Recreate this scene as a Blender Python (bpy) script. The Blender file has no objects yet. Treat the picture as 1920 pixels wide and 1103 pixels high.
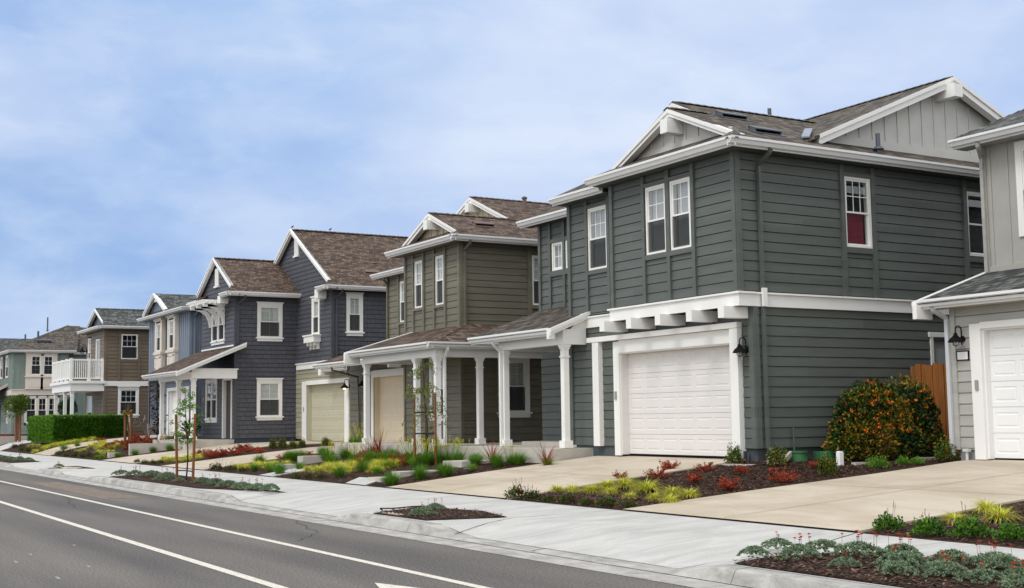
import bpy, bmesh, math, random
from mathutils import Vector, Matrix
import numpy as np
S=bpy.context.scene
# ---------------- camera ----------------
cd=bpy.data.cameras.new('camera'); cam=bpy.data.objects.new('camera',cd); S.collection.objects.link(cam); S.camera=cam
cd.sensor_width=36; cd.lens=2343.91/1920*36; cd.clip_start=.1; cd.clip_end=3000; cd.shift_y=.0022
R_=Vector((.85816534,-.51317970,-.01410110)); U_=Vector((-.03754697,-.09013457,.99522158)); W_=Vector((.51199851,.85353521,.09661870))
M=Matrix(((R_.x,U_.x,-W_.x,0),(R_.y,U_.y,-W_.y,0),(R_.z,U_.z,-W_.z,1.6),(0,0,0,1)))
cam.matrix_world=M
# ---------------- sky and sun ----------------
SUN_EL=math.radians(52); SUN_AZ=math.radians(250)   # azimuth clockwise from +Y
wd=bpy.data.worlds.new('World'); S.world=wd; wd.use_nodes=True
nt=wd.node_tree; nt.nodes.clear()
def N(t,ty,**k):
    n=t.nodes.new(ty)
    for a,b in k.items():
        if a.startswith('i_'): n.inputs[a[2:].replace('_',' ')].default_value=b
        else: setattr(n,a,b)
    return n
out=N(nt,'ShaderNodeOutputWorld'); bg=N(nt,'ShaderNodeBackground'); nt.links.new(bg.outputs[0],out.inputs[0])
sky=N(nt,'ShaderNodeTexSky',sky_type='NISHITA',sun_disc=False,sun_elevation=SUN_EL,sun_rotation=SUN_AZ,air_density=1.0,dust_density=1.5,ozone_density=1.5)
geo=N(nt,'ShaderNodeTexCoord'); mp=N(nt,'ShaderNodeMapping'); mp.inputs['Scale'].default_value=(1,1,2.4)
nt.links.new(geo.outputs['Generated'],mp.inputs[0])
n1=N(nt,'ShaderNodeTexNoise'); n1.inputs['Scale'].default_value=3.1; n1.inputs['Detail'].default_value=6; n1.inputs['Roughness'].default_value=.48; n1.inputs['Distortion'].default_value=.35
nt.links.new(mp.outputs[0],n1.inputs['Vector'])
rp=N(nt,'ShaderNodeValToRGB'); rp.color_ramp.elements[0].position=.33; rp.color_ramp.elements[1].position=.66
rp.color_ramp.elements[0].color=(3.8,5.3,8.4,1); rp.color_ramp.elements[1].color=(7.2,8.0,9.5,1)
nt.links.new(n1.outputs[0],rp.inputs[0])
def rng(v,a,b,c,d,sm='SMOOTHSTEP'):
    m=N(nt,'ShaderNodeMapRange',interpolation_type=sm); nt.links.new(v,m.inputs[0])
    for i,x in enumerate((a,b,c,d)): m.inputs[i+1].default_value=x
    return m.outputs[0]
def vdist(p):
    d=N(nt,'ShaderNodeVectorMath',operation='DISTANCE'); d.inputs[1].default_value=p; nt.links.new(geo.outputs['Generated'],d.inputs[0]); return d.outputs['Value']
def mixc(f,a,col):
    m=N(nt,'ShaderNodeMix',data_type='RGBA'); nt.links.new(f,m.inputs[0]); nt.links.new(a,m.inputs[6])
    if isinstance(col,tuple): m.inputs[7].default_value=col
    else: nt.links.new(col,m.inputs[7])
    return m.outputs[2]
n3=N(nt,'ShaderNodeTexNoise'); n3.inputs['Scale'].default_value=5.5; n3.inputs['Detail'].default_value=5; n3.inputs['Roughness'].default_value=.5; nt.links.new(mp.outputs[0],n3.inputs['Vector'])
def mul(a,b):
    m=N(nt,'ShaderNodeMath',operation='MULTIPLY'); nt.links.new(a,m.inputs[0]); nt.links.new(b,m.inputs[1]); return m.outputs[0]
patch=rng(n3.outputs[0],.3,.62,1,.25)
c_=mixc(mul(rng(vdist((.16,.97,.07)),.08,.42,.95,0),patch),rp.outputs[0],(2.8,4.5,7.7,1))   # a deeper blue break low over the far houses
c_=mixc(mul(rng(vdist((.34,.88,.34)),.02,.22,.6,0),patch),c_,(3.0,5.0,8.4,1))
n4=N(nt,'ShaderNodeTexNoise'); n4.inputs['Scale'].default_value=13; n4.inputs['Detail'].default_value=7; n4.inputs['Roughness'].default_value=.6; n4.inputs['Distortion'].default_value=.5; nt.links.new(mp.outputs[0],n4.inputs['Vector'])
c_=mixc(rng(n4.outputs[0],.42,.72,0,.2),c_,(8.0,8.7,9.7,1))
c_=mixc(rng(n4.outputs[0],.5,.28,0,.16),c_,(4.4,5.4,7.8,1))
spz=N(nt,'ShaderNodeSeparateXYZ'); nt.links.new(geo.outputs['Generated'],spz.inputs[0])
c_=mixc(rng(spz.outputs[2],.36,.62,0,.95),c_,(10.9,11.2,11.3,1))       # thin bright overcast overhead
c_=mixc(rng(vdist((.5,.82,.25)),.75,1.25,0,.95),c_,(11.0,11.3,11.5,1))  # and behind the camera
mx=N(nt,'ShaderNodeMix',data_type='RGBA'); mx.inputs[0].default_value=.93
nt.links.new(sky.outputs[0],mx.inputs[6]); nt.links.new(c_,mx.inputs[7])
nt.links.new(mx.outputs[2],bg.inputs[0]); bg.inputs[1].default_value=.094
sd=bpy.data.lights.new('sun','SUN'); sd.energy=1.4; sd.angle=math.radians(22); sd.color=(1,.965,.92)
so=bpy.data.objects.new('sun',sd); S.collection.objects.link(so); so.location=(-30,-30,60)
sv=Vector((math.sin(SUN_AZ)*math.cos(SUN_EL),math.cos(SUN_AZ)*math.cos(SUN_EL),math.sin(SUN_EL)))
so.rotation_euler=sv.to_track_quat('Z','Y').to_euler()
S.view_settings.view_transform='Standard'; S.view_settings.look='None'; S.view_settings.exposure=.2; S.view_settings.gamma=1
S.render.engine='CYCLES'
rnd=random.Random(7)
# ---------------- materials ----------------
def srgb(*c): return tuple((x/255/12.92 if x<=10 else ((x/255+.055)/1.055)**2.4) for x in c)+(1,)
MATS={}
def mat(name,col,rough=.6,boards=0,var=.08,vs=3.,bump=0,bs=40.,spec=.4,stretch=None,metal=0,trans=0,dirt=0):
    if name in MATS: return MATS[name]
    m=bpy.data.materials.new(name); m.use_nodes=True; t=m.node_tree; b=t.nodes['Principled BSDF']
    b.inputs['Roughness'].default_value=rough; b.inputs['Specular IOR Level'].default_value=spec; b.inputs['Metallic'].default_value=metal
    c=tuple(col)[:3]
    tc=N(t,'ShaderNodeNewGeometry'); v=tc.outputs['Position']
    if stretch:
        q=N(t,'ShaderNodeMapping'); q.inputs['Scale'].default_value=stretch; t.links.new(v,q.inputs[0]); v=q.outputs[0]
    if var:
        n=N(t,'ShaderNodeTexNoise'); n.inputs['Scale'].default_value=vs; n.inputs['Detail'].default_value=5; t.links.new(v,n.inputs['Vector'])
        r=N(t,'ShaderNodeValToRGB'); e=r.color_ramp.elements
        e[0].position=.3; e[1].position=.7
        e[0].color=tuple(x*(1-var) for x in c)+(1,); e[1].color=tuple(min(1,x*(1+var)) for x in c)+(1,)
        t.links.new(n.outputs[0],r.inputs[0]); lc=r.outputs[0]
        if boards:      # each board weathers a little differently, and splash dirt near the soil
            uv,_g=pos_uv(t,1,1); br=N(t,'ShaderNodeTexBrick'); br.offset=.41; br.offset_frequency=3
            for k_,v_ in {'Scale':1,'Mortar Size':.0012,'Mortar Smooth':0,'Bias':0,'Brick Width':3.66,'Row Height':boards}.items(): br.inputs[k_].default_value=v_
            br.inputs['Color1'].default_value=(.90,.90,.90,1); br.inputs['Color2'].default_value=(1.09,1.09,1.09,1); br.inputs['Mortar'].default_value=(.7,.7,.7,1)
            m4=N(t,'ShaderNodeMapping'); m4.inputs['Location'].default_value=(0,-(.98%boards),0); t.links.new(uv,m4.inputs[0]); t.links.new(m4.outputs[0],br.inputs['Vector'])
            m5=N(t,'ShaderNodeMix',data_type='RGBA',blend_type='MULTIPLY'); m5.inputs[0].default_value=1; t.links.new(lc,m5.inputs[6]); t.links.new(br.outputs['Color'],m5.inputs[7]); lc=m5.outputs[2]
        t.links.new(lc,b.inputs['Base Color'])
    else: b.inputs['Base Color'].default_value=c+(1,)
    if bump:
        n2=N(t,'ShaderNodeTexNoise'); n2.inputs['Scale'].default_value=bs; n2.inputs['Detail'].default_value=4; t.links.new(v,n2.inputs['Vector'])
        bp=N(t,'ShaderNodeBump'); bp.inputs['Strength'].default_value=bump; bp.inputs['Distance'].default_value=.01
        t.links.new(n2.outputs[0],bp.inputs['Height']); t.links.new(bp.outputs[0],b.inputs['Normal'])
    if trans:
        b.inputs['Subsurface Weight'].default_value=0
    MATS[name]=m; return m
def pos_uv(t,sx=1.,sz=1.):
    """u along the wall or eave, v = height, chosen by the face normal"""
    g=N(t,'ShaderNodeNewGeometry'); sp=N(t,'ShaderNodeSeparateXYZ'); t.links.new(g.outputs['Position'],sp.inputs[0])
    sn=N(t,'ShaderNodeSeparateXYZ'); t.links.new(g.outputs['Normal'],sn.inputs[0])
    ax=N(t,'ShaderNodeMath',operation='ABSOLUTE'); ay=N(t,'ShaderNodeMath',operation='ABSOLUTE')
    t.links.new(sn.outputs[0],ax.inputs[0]); t.links.new(sn.outputs[1],ay.inputs[0])
    gt=N(t,'ShaderNodeMath',operation='GREATER_THAN'); t.links.new(ax.outputs[0],gt.inputs[0]); t.links.new(ay.outputs[0],gt.inputs[1])
    m=N(t,'ShaderNodeMix',data_type='FLOAT'); t.links.new(gt.outputs[0],m.inputs[0]); t.links.new(sp.outputs[0],m.inputs[2]); t.links.new(sp.outputs[1],m.inputs[3])
    mu=N(t,'ShaderNodeMath',operation='MULTIPLY'); mu.inputs[1].default_value=sx; t.links.new(m.outputs[0],mu.inputs[0])
    mv=N(t,'ShaderNodeMath',operation='MULTIPLY'); mv.inputs[1].default_value=sz; t.links.new(sp.outputs[2],mv.inputs[0])
    c=N(t,'ShaderNodeCombineXYZ'); t.links.new(mu.outputs[0],c.inputs[0]); t.links.new(mv.outputs[0],c.inputs[1])
    return c.outputs[0],g
def shingle(name,c1,c2,c3,sz=2.5):
    m=bpy.data.materials.new(name); m.use_nodes=True; t=m.node_tree; b=t.nodes['Principled BSDF']; b.inputs['Roughness'].default_value=.9; b.inputs['Specular IOR Level'].default_value=.2
    uv,g=pos_uv(t,1,sz)
    br=N(t,'ShaderNodeTexBrick'); br.offset=.37; br.offset_frequency=3; br.squash=.6; br.squash_frequency=2
    for k,v in {'Scale':1,'Mortar Size':.008,'Mortar Smooth':.2,'Bias':0,'Brick Width':.24,'Row Height':.15}.items(): br.inputs[k].default_value=v
    br.inputs['Color1'].default_value=(0,0,0,1); br.inputs['Color2'].default_value=(1,1,1,1); br.inputs['Mortar'].default_value=(.3,.3,.3,1)
    t.links.new(uv,br.inputs['Vector'])
    r=N(t,'ShaderNodeValToRGB'); e=r.color_ramp.elements; e[0].color=c1; e[1].color=c3; x=e.new(.5); x.color=c2
    n=N(t,'ShaderNodeTexNoise'); n.inputs['Scale'].default_value=5; n.inputs['Detail'].default_value=8; n.inputs['Roughness'].default_value=.75
    t.links.new(g.outputs['Position'],n.inputs['Vector'])
    a=N(t,'ShaderNodeMix',data_type='FLOAT'); a.inputs[0].default_value=.22; t.links.new(br.outputs['Color'],a.inputs[2]); t.links.new(n.outputs[0],a.inputs[3])
    t.links.new(a.outputs[0],r.inputs[0])
    mm=N(t,'ShaderNodeMix',data_type='RGBA',blend_type='MULTIPLY'); mm.inputs[0].default_value=.85; t.links.new(r.outputs[0],mm.inputs[6])
    iv=N(t,'ShaderNodeMath',operation='SUBTRACT'); iv.inputs[0].default_value=1; t.links.new(br.outputs['Fac'],iv.inputs[1])
    t.links.new(iv.outputs[0],mm.inputs[7]); t.links.new(mm.outputs[2],b.inputs['Base Color'])
    # course steps: sawtooth on height
    sp=N(t,'ShaderNodeSeparateXYZ'); t.links.new(uv,sp.inputs[0])
    dv=N(t,'ShaderNodeMath',operation='DIVIDE'); dv.inputs[1].default_value=.15; t.links.new(sp.outputs[1],dv.inputs[0])
    fr=N(t,'ShaderNodeMath',operation='FRACT'); t.links.new(dv.outputs[0],fr.inputs[0])
    sb=N(t,'ShaderNodeMath',operation='SUBTRACT'); sb.inputs[0].default_value=1; t.links.new(fr.outputs[0],sb.inputs[1])
    ad=N(t,'ShaderNodeMath',operation='MULTIPLY_ADD'); ad.inputs[1].default_value=.5; t.links.new(br.outputs['Color'],ad.inputs[0]); t.links.new(sb.outputs[0],ad.inputs[2])
    bp=N(t,'ShaderNodeBump'); bp.inputs['Strength'].default_value=1; bp.inputs['Distance'].default_value=.045
    t.links.new(ad.outputs[0],bp.inputs['Height']); t.links.new(bp.outputs[0],b.inputs['Normal'])
    MATS[name]=m; return m
def shakewall(name,c):
    """painted wall shingles: the joints between shingles on each course"""
    m=bpy.data.materials.new(name); m.use_nodes=True; t=m.node_tree; b=t.nodes['Principled BSDF']; b.inputs['Roughness'].default_value=.6
    uv,g=pos_uv(t,1,1)
    br=N(t,'ShaderNodeTexBrick'); br.offset=.43; br.offset_frequency=2; br.squash=.7; br.squash_frequency=3
    for k,v in {'Scale':1,'Mortar Size':.006,'Mortar Smooth':.1,'Bias':0,'Brick Width':.31,'Row Height':.171}.items(): br.inputs[k].default_value=v
    c=tuple(c)[:3]
    br.inputs['Color1'].default_value=tuple(x*.9 for x in c)+(1,); br.inputs['Color2'].default_value=tuple(x*1.1 for x in c)+(1,); br.inputs['Mortar'].default_value=tuple(x*.25 for x in c)+(1,)
    mp=N(t,'ShaderNodeMapping'); mp.inputs['Location'].default_value=(0,-(.95%.171),0); t.links.new(uv,mp.inputs[0]); t.links.new(mp.outputs[0],br.inputs['Vector'])
    t.links.new(br.outputs['Color'],b.inputs['Base Color'])
    bp=N(t,'ShaderNodeBump'); bp.inputs['Strength'].default_value=.6; bp.inputs['Distance'].default_value=.01; bp.invert=True
    t.links.new(br.outputs['Fac'],bp.inputs['Height']); t.links.new(bp.outputs[0],b.inputs['Normal'])
    MATS[name]=m; return m
def glassmat():
    m=bpy.data.materials.new('window_glass'); m.use_nodes=True; t=m.node_tree; t.nodes.clear()
    o=N(t,'ShaderNodeOutputMaterial'); mx=N(t,'ShaderNodeMixShader'); tr=N(t,'ShaderNodeBsdfTransparent'); gl=N(t,'ShaderNodeBsdfGlossy')
    tr.inputs[0].default_value=(.9,.92,.92,1); gl.inputs['Roughness'].default_value=.02; gl.inputs[0].default_value=(.9,.93,.95,1)
    lw=N(t,'ShaderNodeLayerWeight'); lw.inputs[0].default_value=.5; fr=N(t,'ShaderNodeMath',operation='POWER'); t.links.new(lw.outputs['Facing'],fr.inputs[0]); fr.inputs[1].default_value=4.2
    nz=N(t,'ShaderNodeTexNoise'); nz.inputs['Scale'].default_value=1.3; bp=N(t,'ShaderNodeBump'); bp.inputs['Strength'].default_value=.05; bp.inputs['Distance'].default_value=.05
    t.links.new(nz.outputs[0],bp.inputs['Height']); t.links.new(bp.outputs[0],gl.inputs['Normal'])
    ml=N(t,'ShaderNodeMath',operation='MULTIPLY_ADD'); ml.inputs[1].default_value=.9; ml.inputs[2].default_value=.11; ml.use_clamp=True; t.links.new(fr.outputs[0],ml.inputs[0])
    t.links.new(ml.outputs[0],mx.inputs[0]); t.links.new(tr.outputs[0],mx.inputs[1]); t.links.new(gl.outputs[0],mx.inputs[2]); t.links.new(mx.outputs[0],o.inputs[0])
    MATS['glass']=m; return m
def screenmat():
    m=bpy.data.materials.new('insect_screen'); m.use_nodes=True; t=m.node_tree; t.nodes.clear()
    o=N(t,'ShaderNodeOutputMaterial'); mx=N(t,'ShaderNodeMixShader'); tr=N(t,'ShaderNodeBsdfTransparent'); df=N(t,'ShaderNodeBsdfDiffuse')
    df.inputs[0].default_value=(.045,.048,.05,1); mx.inputs[0].default_value=.72
    t.links.new(tr.outputs[0],mx.inputs[1]); t.links.new(df.outputs[0],mx.inputs[2]); t.links.new(mx.outputs[0],o.inputs[0])
    MATS['screen']=m; return m
GL=glassmat(); SCR=screenmat()
SID=dict(bump=.25,bs=30,var=.09,vs=1.2,boards=.187)
M_GREEN=mat('paint_slate_green',srgb(90,95,91),.55,stretch=(1,1,6),**SID)
M_OLIVE=mat('paint_olive',srgb(113,109,94),.55,stretch=(1,1,6),**SID)
M_SAGE=mat('paint_pale_sage',srgb(160,156,136),.55,stretch=(1,1,6),**SID)
M_SHAKE=shakewall('paint_dark_blue_shingle',srgb(76,77,85))
M_DKB=mat('paint_dark_blue',srgb(76,77,85),.55,var=.05)
M_BLUE=mat('paint_blue_grey',srgb(122,132,146),.55,var=.05)
M_TAN=mat('paint_brown_taupe',srgb(112,99,84),.55,stretch=(1,1,6),**SID)
M_SEA=mat('paint_sea_green',srgb(124,138,131),.55,stretch=(1,1,6),**SID)
M_LGREY=mat('paint_light_grey',srgb(168,166,160),.55,stretch=(1,1,6),**SID)
M_LGREYB=mat('paint_light_grey_sheet',srgb(168,166,160),.55,var=.04,bump=.2,bs=30)
M_SEAB=mat('paint_sea_green_sheet',srgb(124,138,131),.55,var=.05,bump=.2,bs=30)
M_WGREY=mat('paint_pale_grey_gable',srgb(205,203,198),.55,var=.04,bump=.15)
M_CREAMG=mat('paint_cream_gable',srgb(200,190,165),.55,var=.04)
M_WHITE=mat('paint_white',srgb(236,235,232),.45,var=.03,vs=1.5,bump=.08,bs=25)
M_GUT=mat('gutter_white',srgb(226,226,226),.35,var=.02)
M_GDW=mat('garage_white',srgb(221,218,215),.4,var=.02)
M_GDC=mat('garage_cream',srgb(214,200,175),.45,var=.02)
M_GDS=mat('garage_sage',srgb(188,184,162),.45,var=.02)
M_VINYL=mat('window_vinyl',srgb(236,235,230),.4,var=0)
M_BLK=mat('lamp_black',srgb(16,16,18),.8,var=0,spec=.15)
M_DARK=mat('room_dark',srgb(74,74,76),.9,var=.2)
M_BLIND=mat('blind_white',srgb(222,224,218),.6,var=.02)
M_CURT=mat('curtain_grey',srgb(190,192,194),.8,var=.1,vs=6,stretch=(6,6,.5))
M_RED=mat('blind_maroon',srgb(120,18,48),.8,var=.05)
M_SH_B=shingle('shingles_brown',srgb(58,48,43),srgb(92,77,68),srgb(128,110,97))
M_SH_G=shingle('shingles_grey_brown',srgb(56,51,47),srgb(88,81,74),srgb(126,117,107))
M_SH_D=shingle('shingles_charcoal',srgb(46,47,49),srgb(80,82,82),srgb(122,124,120))
M_CONC=mat('slab_concrete',srgb(188,182,172),.85,var=.1,vs=2.5,bump=.3,bs=60)
M_DOOR=mat('door_dark_brown',srgb(52,38,34),.4)
M_DOORG=mat('door_grey',srgb(150,152,154),.45,var=.03)
M_METAL=mat('vent_metal',srgb(92,96,104),.45,metal=.4,var=.1)
M_ROOFV=mat('vent_brown',srgb(108,86,80),.6,var=.1)
M_SPLASH=mat('splash_block',srgb(190,182,165),.9,var=.08)
M_SOF_SHADE=mat('soffit_green',srgb(70,77,74),.7,var=.05)  # darker copy of the wall green: eave shade put into the colour
M_FND_G=mat('foundation_green',srgb(76,84,88),.8,var=.08,vs=1.5)
def foliage(name,c,rough=.55,var=.25,tr=.25):
    m=bpy.data.materials.new(name); m.use_nodes=True; t=m.node_tree; t.nodes.clear()
    o=N(t,'ShaderNodeOutputMaterial'); mx=N(t,'ShaderNodeMixShader'); b=N(t,'ShaderNodeBsdfPrincipled'); tl=N(t,'ShaderNodeBsdfTranslucent')
    b.inputs['Roughness'].default_value=rough; b.inputs['Specular IOR Level'].default_value=.3
    g=N(t,'ShaderNodeNewGeometry'); n=N(t,'ShaderNodeTexNoise'); n.inputs['Scale'].default_value=14; n.inputs['Detail'].default_value=3; t.links.new(g.outputs['Position'],n.inputs['Vector'])
    r=N(t,'ShaderNodeValToRGB'); e=r.color_ramp.elements; e[0].position=.3; e[1].position=.7; c=tuple(c)[:3]
    e[0].color=tuple(x*(1-var) for x in c)+(1,); e[1].color=tuple(min(1,x*(1+var)) for x in c)+(1,)
    t.links.new(n.outputs[0],r.inputs[0]); t.links.new(r.outputs[0],b.inputs['Base Color']); t.links.new(r.outputs[0],tl.inputs[0]); mx.inputs[0].default_value=tr
    t.links.new(b.outputs[0],mx.inputs[1]); t.links.new(tl.outputs[0],mx.inputs[2]); t.links.new(mx.outputs[0],o.inputs[0])
    MATS[name]=m; return m
# ---------------- mesh helpers ----------------
class MB:
    def __init__(s): s.v=[]; s.f=[]; s.m=[]
    def face(s,pts,mi=0):
        i=len(s.v); s.v+= [tuple(p) for p in pts]; s.f.append(tuple(range(i,i+len(pts)))); s.m.append(mi)
    def box(s,x0,x1,y0,y1,z0,z1,mi=0):
        if x0>x1:x0,x1=x1,x0
        if y0>y1:y0,y1=y1,y0
        if z0>z1:z0,z1=z1,z0
        i=len(s.v); s.v+=[(x0,y0,z0),(x1,y0,z0),(x1,y1,z0),(x0,y1,z0),(x0,y0,z1),(x1,y0,z1),(x1,y1,z1),(x0,y1,z1)]
        for q in ((0,3,2,1),(4,5,6,7),(0,1,5,4),(1,2,6,5),(2,3,7,6),(3,0,4,7)): s.f.append(tuple(i+k for k in q)); s.m.append(mi)
    def prism(s,poly,h,mi=0):
        """poly: 3D points, extruded by vector h"""
        n=len(poly); i=len(s.v); h=Vector(h); s.v+=[tuple(p) for p in poly]+[tuple(Vector(p)+h) for p in poly]
        s.f.append(tuple(i+k for k in range(n))); s.f.append(tuple(i+n+k for k in reversed(range(n)))); s.m+=[mi,mi]
        for k in range(n): s.f.append((i+k,i+n+k,i+n+(k+1)%n,i+(k+1)%n)); s.m.append(mi)
    def tube(s,pts,rads,seg=8,mi=0):
        pts=[Vector(p) for p in pts]
        if not hasattr(rads,'__len__'): rads=[rads]*len(pts)
        rings=[]
        for k,p in enumerate(pts):
            d=(pts[min(k+1,len(pts)-1)]-pts[max(k-1,0)]).normalized()
            a=d.cross(Vector((.3,.2,1))) if abs(d.z)<.95 else d.cross(Vector((1,0,0)))
            a.normalize(); b=d.cross(a); i=len(s.v)
            for q in range(seg):
                an=2*math.pi*q/seg; s.v.append(tuple(p+(a*math.cos(an)+b*math.sin(an))*rads[k]))
            rings.append(i)
        for k in range(len(rings)-1):
            for q in range(seg):
                s.f.append((rings[k]+q,rings[k]+(q+1)%seg,rings[k+1]+(q+1)%seg,rings[k+1]+q)); s.m.append(mi)
        for rr in (rings[0],rings[-1]): s.f.append(tuple(rr+q for q in range(seg))); s.m.append(mi)
    def lathe(s,c,prof,seg=16,mi=0):
        c=Vector(c); rings=[]
        for r,z in prof:
            i=len(s.v)
            for q in range(seg): an=2*math.pi*q/seg; s.v.append((c.x+r*math.cos(an),c.y+r*math.sin(an),c.z+z))
            rings.append(i)
        for k in range(len(rings)-1):
            for q in range(seg): s.f.append((rings[k]+q,rings[k]+(q+1)%seg,rings[k+1]+(q+1)%seg,rings[k+1]+q)); s.m.append(mi)
        s.f.append(tuple(rings[0]+q for q in range(seg))); s.f.append(tuple(rings[-1]+q for q in range(seg))); s.m+=[mi,mi]
    def build(s,name,mats,parent=None,origin=(0,0,0),smooth=False,fixn=True):
        me=bpy.data.meshes.new(name); o0=Vector(origin)
        me.from_pydata([tuple(Vector(v)-o0) for v in s.v],[],s.f)
        if not isinstance(mats,(list,tuple)): mats=[mats]
        for m in mats: me.materials.append(m)
        me.polygons.foreach_set('material_index',s.m)
        if smooth: me.polygons.foreach_set('use_smooth',[True]*len(s.f))
        if fixn:
            bm=bmesh.new(); bm.from_mesh(me); bmesh.ops.recalc_face_normals(bm,faces=bm.faces); bm.to_mesh(me); bm.free()
        o=bpy.data.objects.new(name,me); S.collection.objects.link(o)
        if parent is not None: o.parent=parent
        return o
def tag(o,label=None,cat=None,group=None,kind=None):
    if label:o['label']=label
    if cat:o['category']=cat
    if group:o['group']=group
    if kind:o['kind']=kind
    return o
def root(name,loc,label,cat,group=None):
    o=bpy.data.objects.new(name,None); S.collection.objects.link(o); o.location=loc; o.empty_display_size=.3
    tag(o,label,cat,group); o['_o']=tuple(loc); return o
def org(p):
    while p.parent is not None: p=p.parent
    return tuple(p['_o']) if '_o' in p else tuple(p.location)
class Wl:
    """wall frame: axis 'x' = plane X=const, 'y' = plane Y=const; s=-1 faces the negative side (towards street or camera)"""
    def __init__(w,axis,plane,s=-1): w.a=axis; w.p=plane; w.s=s
    def P(w,a,z,d=0.):
        q=w.p+w.s*d
        return (q,a,z) if w.a=='x' else (a,q,z)
    def box(w,mb,a0,a1,z0,z1,d0,d1,mi=0):
        p=w.P(a0,z0,d0); q=w.P(a1,z1,d1); mb.box(p[0],q[0],p[1],q[1],p[2],q[2],mi)
def prism_on(w,mb,poly,d0,d1,mi=0):
    a=Vector(w.P(0,0,d0)); b=Vector(w.P(0,0,d1)); mb.prism([w.P(x,z,d0) for x,z in poly],b-a,mi)
def rectprof(a0,a1): return lambda z:(a0,a1)
def gableprof(a0,a1,z0,pk,pz):
    def f(z):
        t=(z-z0)/(pz-z0); return (a0+(pk-a0)*t,a1+(pk-a1)*t)
    return f
def siding(par,w,prof,z0,z1,mt,openings=(),expo=.187,style='lap',name='siding',ph=.98):
    mb=MB()
    if not callable(prof): prof=rectprof(*prof)
    if style in('lap','shake'):
        cuts=[]; k=math.floor((z0-ph)/expo); z=ph+k*expo
        while z<z1-1e-4:
            cuts.append((max(z,z0),min(z+expo,z1),z,z+expo)); z+=expo
        T=.012 if style=='lap' else .012
        for lo,hi,zb,zt in cuts:
            if hi-lo<.01: continue
            a0,a1=prof(lo); b0,b1=prof(hi); mid=(lo+hi)/2
            if a1-a0<.02: continue
            if b1<b0: b0=b1=(a0+a1)/2
            iv=[(a0,a1,b0,b1)]
            for (o0,o1,q0,q1) in openings:
                if q0<mid<q1:
                    nv=[]
                    for (c0,c1,d0,d1) in iv:
                        if o0>c0: nv.append((c0,min(c1,o0),d0,min(d1,o0)))
                        if o1<c1: nv.append((max(c0,o1),c1,max(d0,o1),d1))
                        if o0<=c0 and o1>=c1: pass
                    iv=[i for i in nv if i[1]-i[0]>.01]
            f=lambda z:T*(1-(z-zb)/expo)
            for (c0,c1,d0,d1) in iv:
                g=min(.0135 if style=='lap' else .007,(hi-lo)*.3)
                A=w.P(c0,lo,f(lo)); B=w.P(c1,lo,f(lo)); Cc=w.P(d1,hi-g,f(hi)); D=w.P(d0,hi-g,f(hi))
                mb.face([A,B,Cc,D])
                A2=w.P(c0,lo,-.03); B2=w.P(c1,lo,-.03)
                mb.face([A,B,B2,A2])                         # underside of the lap
                E=w.P(d0,hi-g,-.03); F=w.P(d1,hi-g,-.03)
                mb.face([D,Cc,F,E]); mb.face([E,F,w.P(d1,hi,-.03),w.P(d0,hi,-.03)])   # groove behind the lap
                # end caps
    else:
        # sheets split round the openings, plus battens
        zs=sorted(set([z0,z1]+[q for o in openings for q in o[2:] if z0<q<z1])|set(np.linspace(z0,z1,2)))
        for lo,hi in zip(zs[:-1],zs[1:]):
            if hi-lo<.005: continue
            mid=(lo+hi)/2; a0,a1=prof(lo); b0,b1=prof(hi); iv=[(a0,a1,b0,b1)]
            for (o0,o1,q0,q1) in openings:
                if q0<mid<q1:
                    nv=[]
                    for (c0,c1,d0,d1) in iv:
                        if o0>c0: nv.append((c0,o0,d0,o0))
                        if o1<c1: nv.append((o1,c1,o1,d1))
                    iv=[i for i in nv if i[1]-i[0]>.01]
            for (c0,c1,d0,d1) in iv: mb.face([w.P(c0,lo,0),w.P(c1,lo,0),w.P(d1,hi,0),w.P(d0,hi,0)])
        a0,a1=prof(z0); x=a0+.05
        while x<a1:
            lo,hi=z0,z1
            zz=z1
            while zz>z0+.05:
                q0,q1=prof(zz)
                if q0<=x<=q1-.04: break
                zz-=.03
            segs=[(z0,zz)]
            for (o0,o1,q0,q1) in openings:
                if o0-.02<x<o1: segs=[s_ for p in segs for s_ in ((p[0],min(p[1],q0)),(max(p[0],q1),p[1])) if s_[1]-s_[0]>.02]
            for lo,hi in segs:
                if hi-lo>.04: w.box(mb,x,x+.045,lo,hi,0,.02)
            x+=.37 if style=='batten' else .3
    return mb.build(name,mt,par,org(par),fixn=False)
def boxes(par,name,mt,w,lst,label=None):
    mb=MB()
    for b in lst: w.box(mb,*b)
    o=mb.build(name,mt,par,org(par))
    return o
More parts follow.
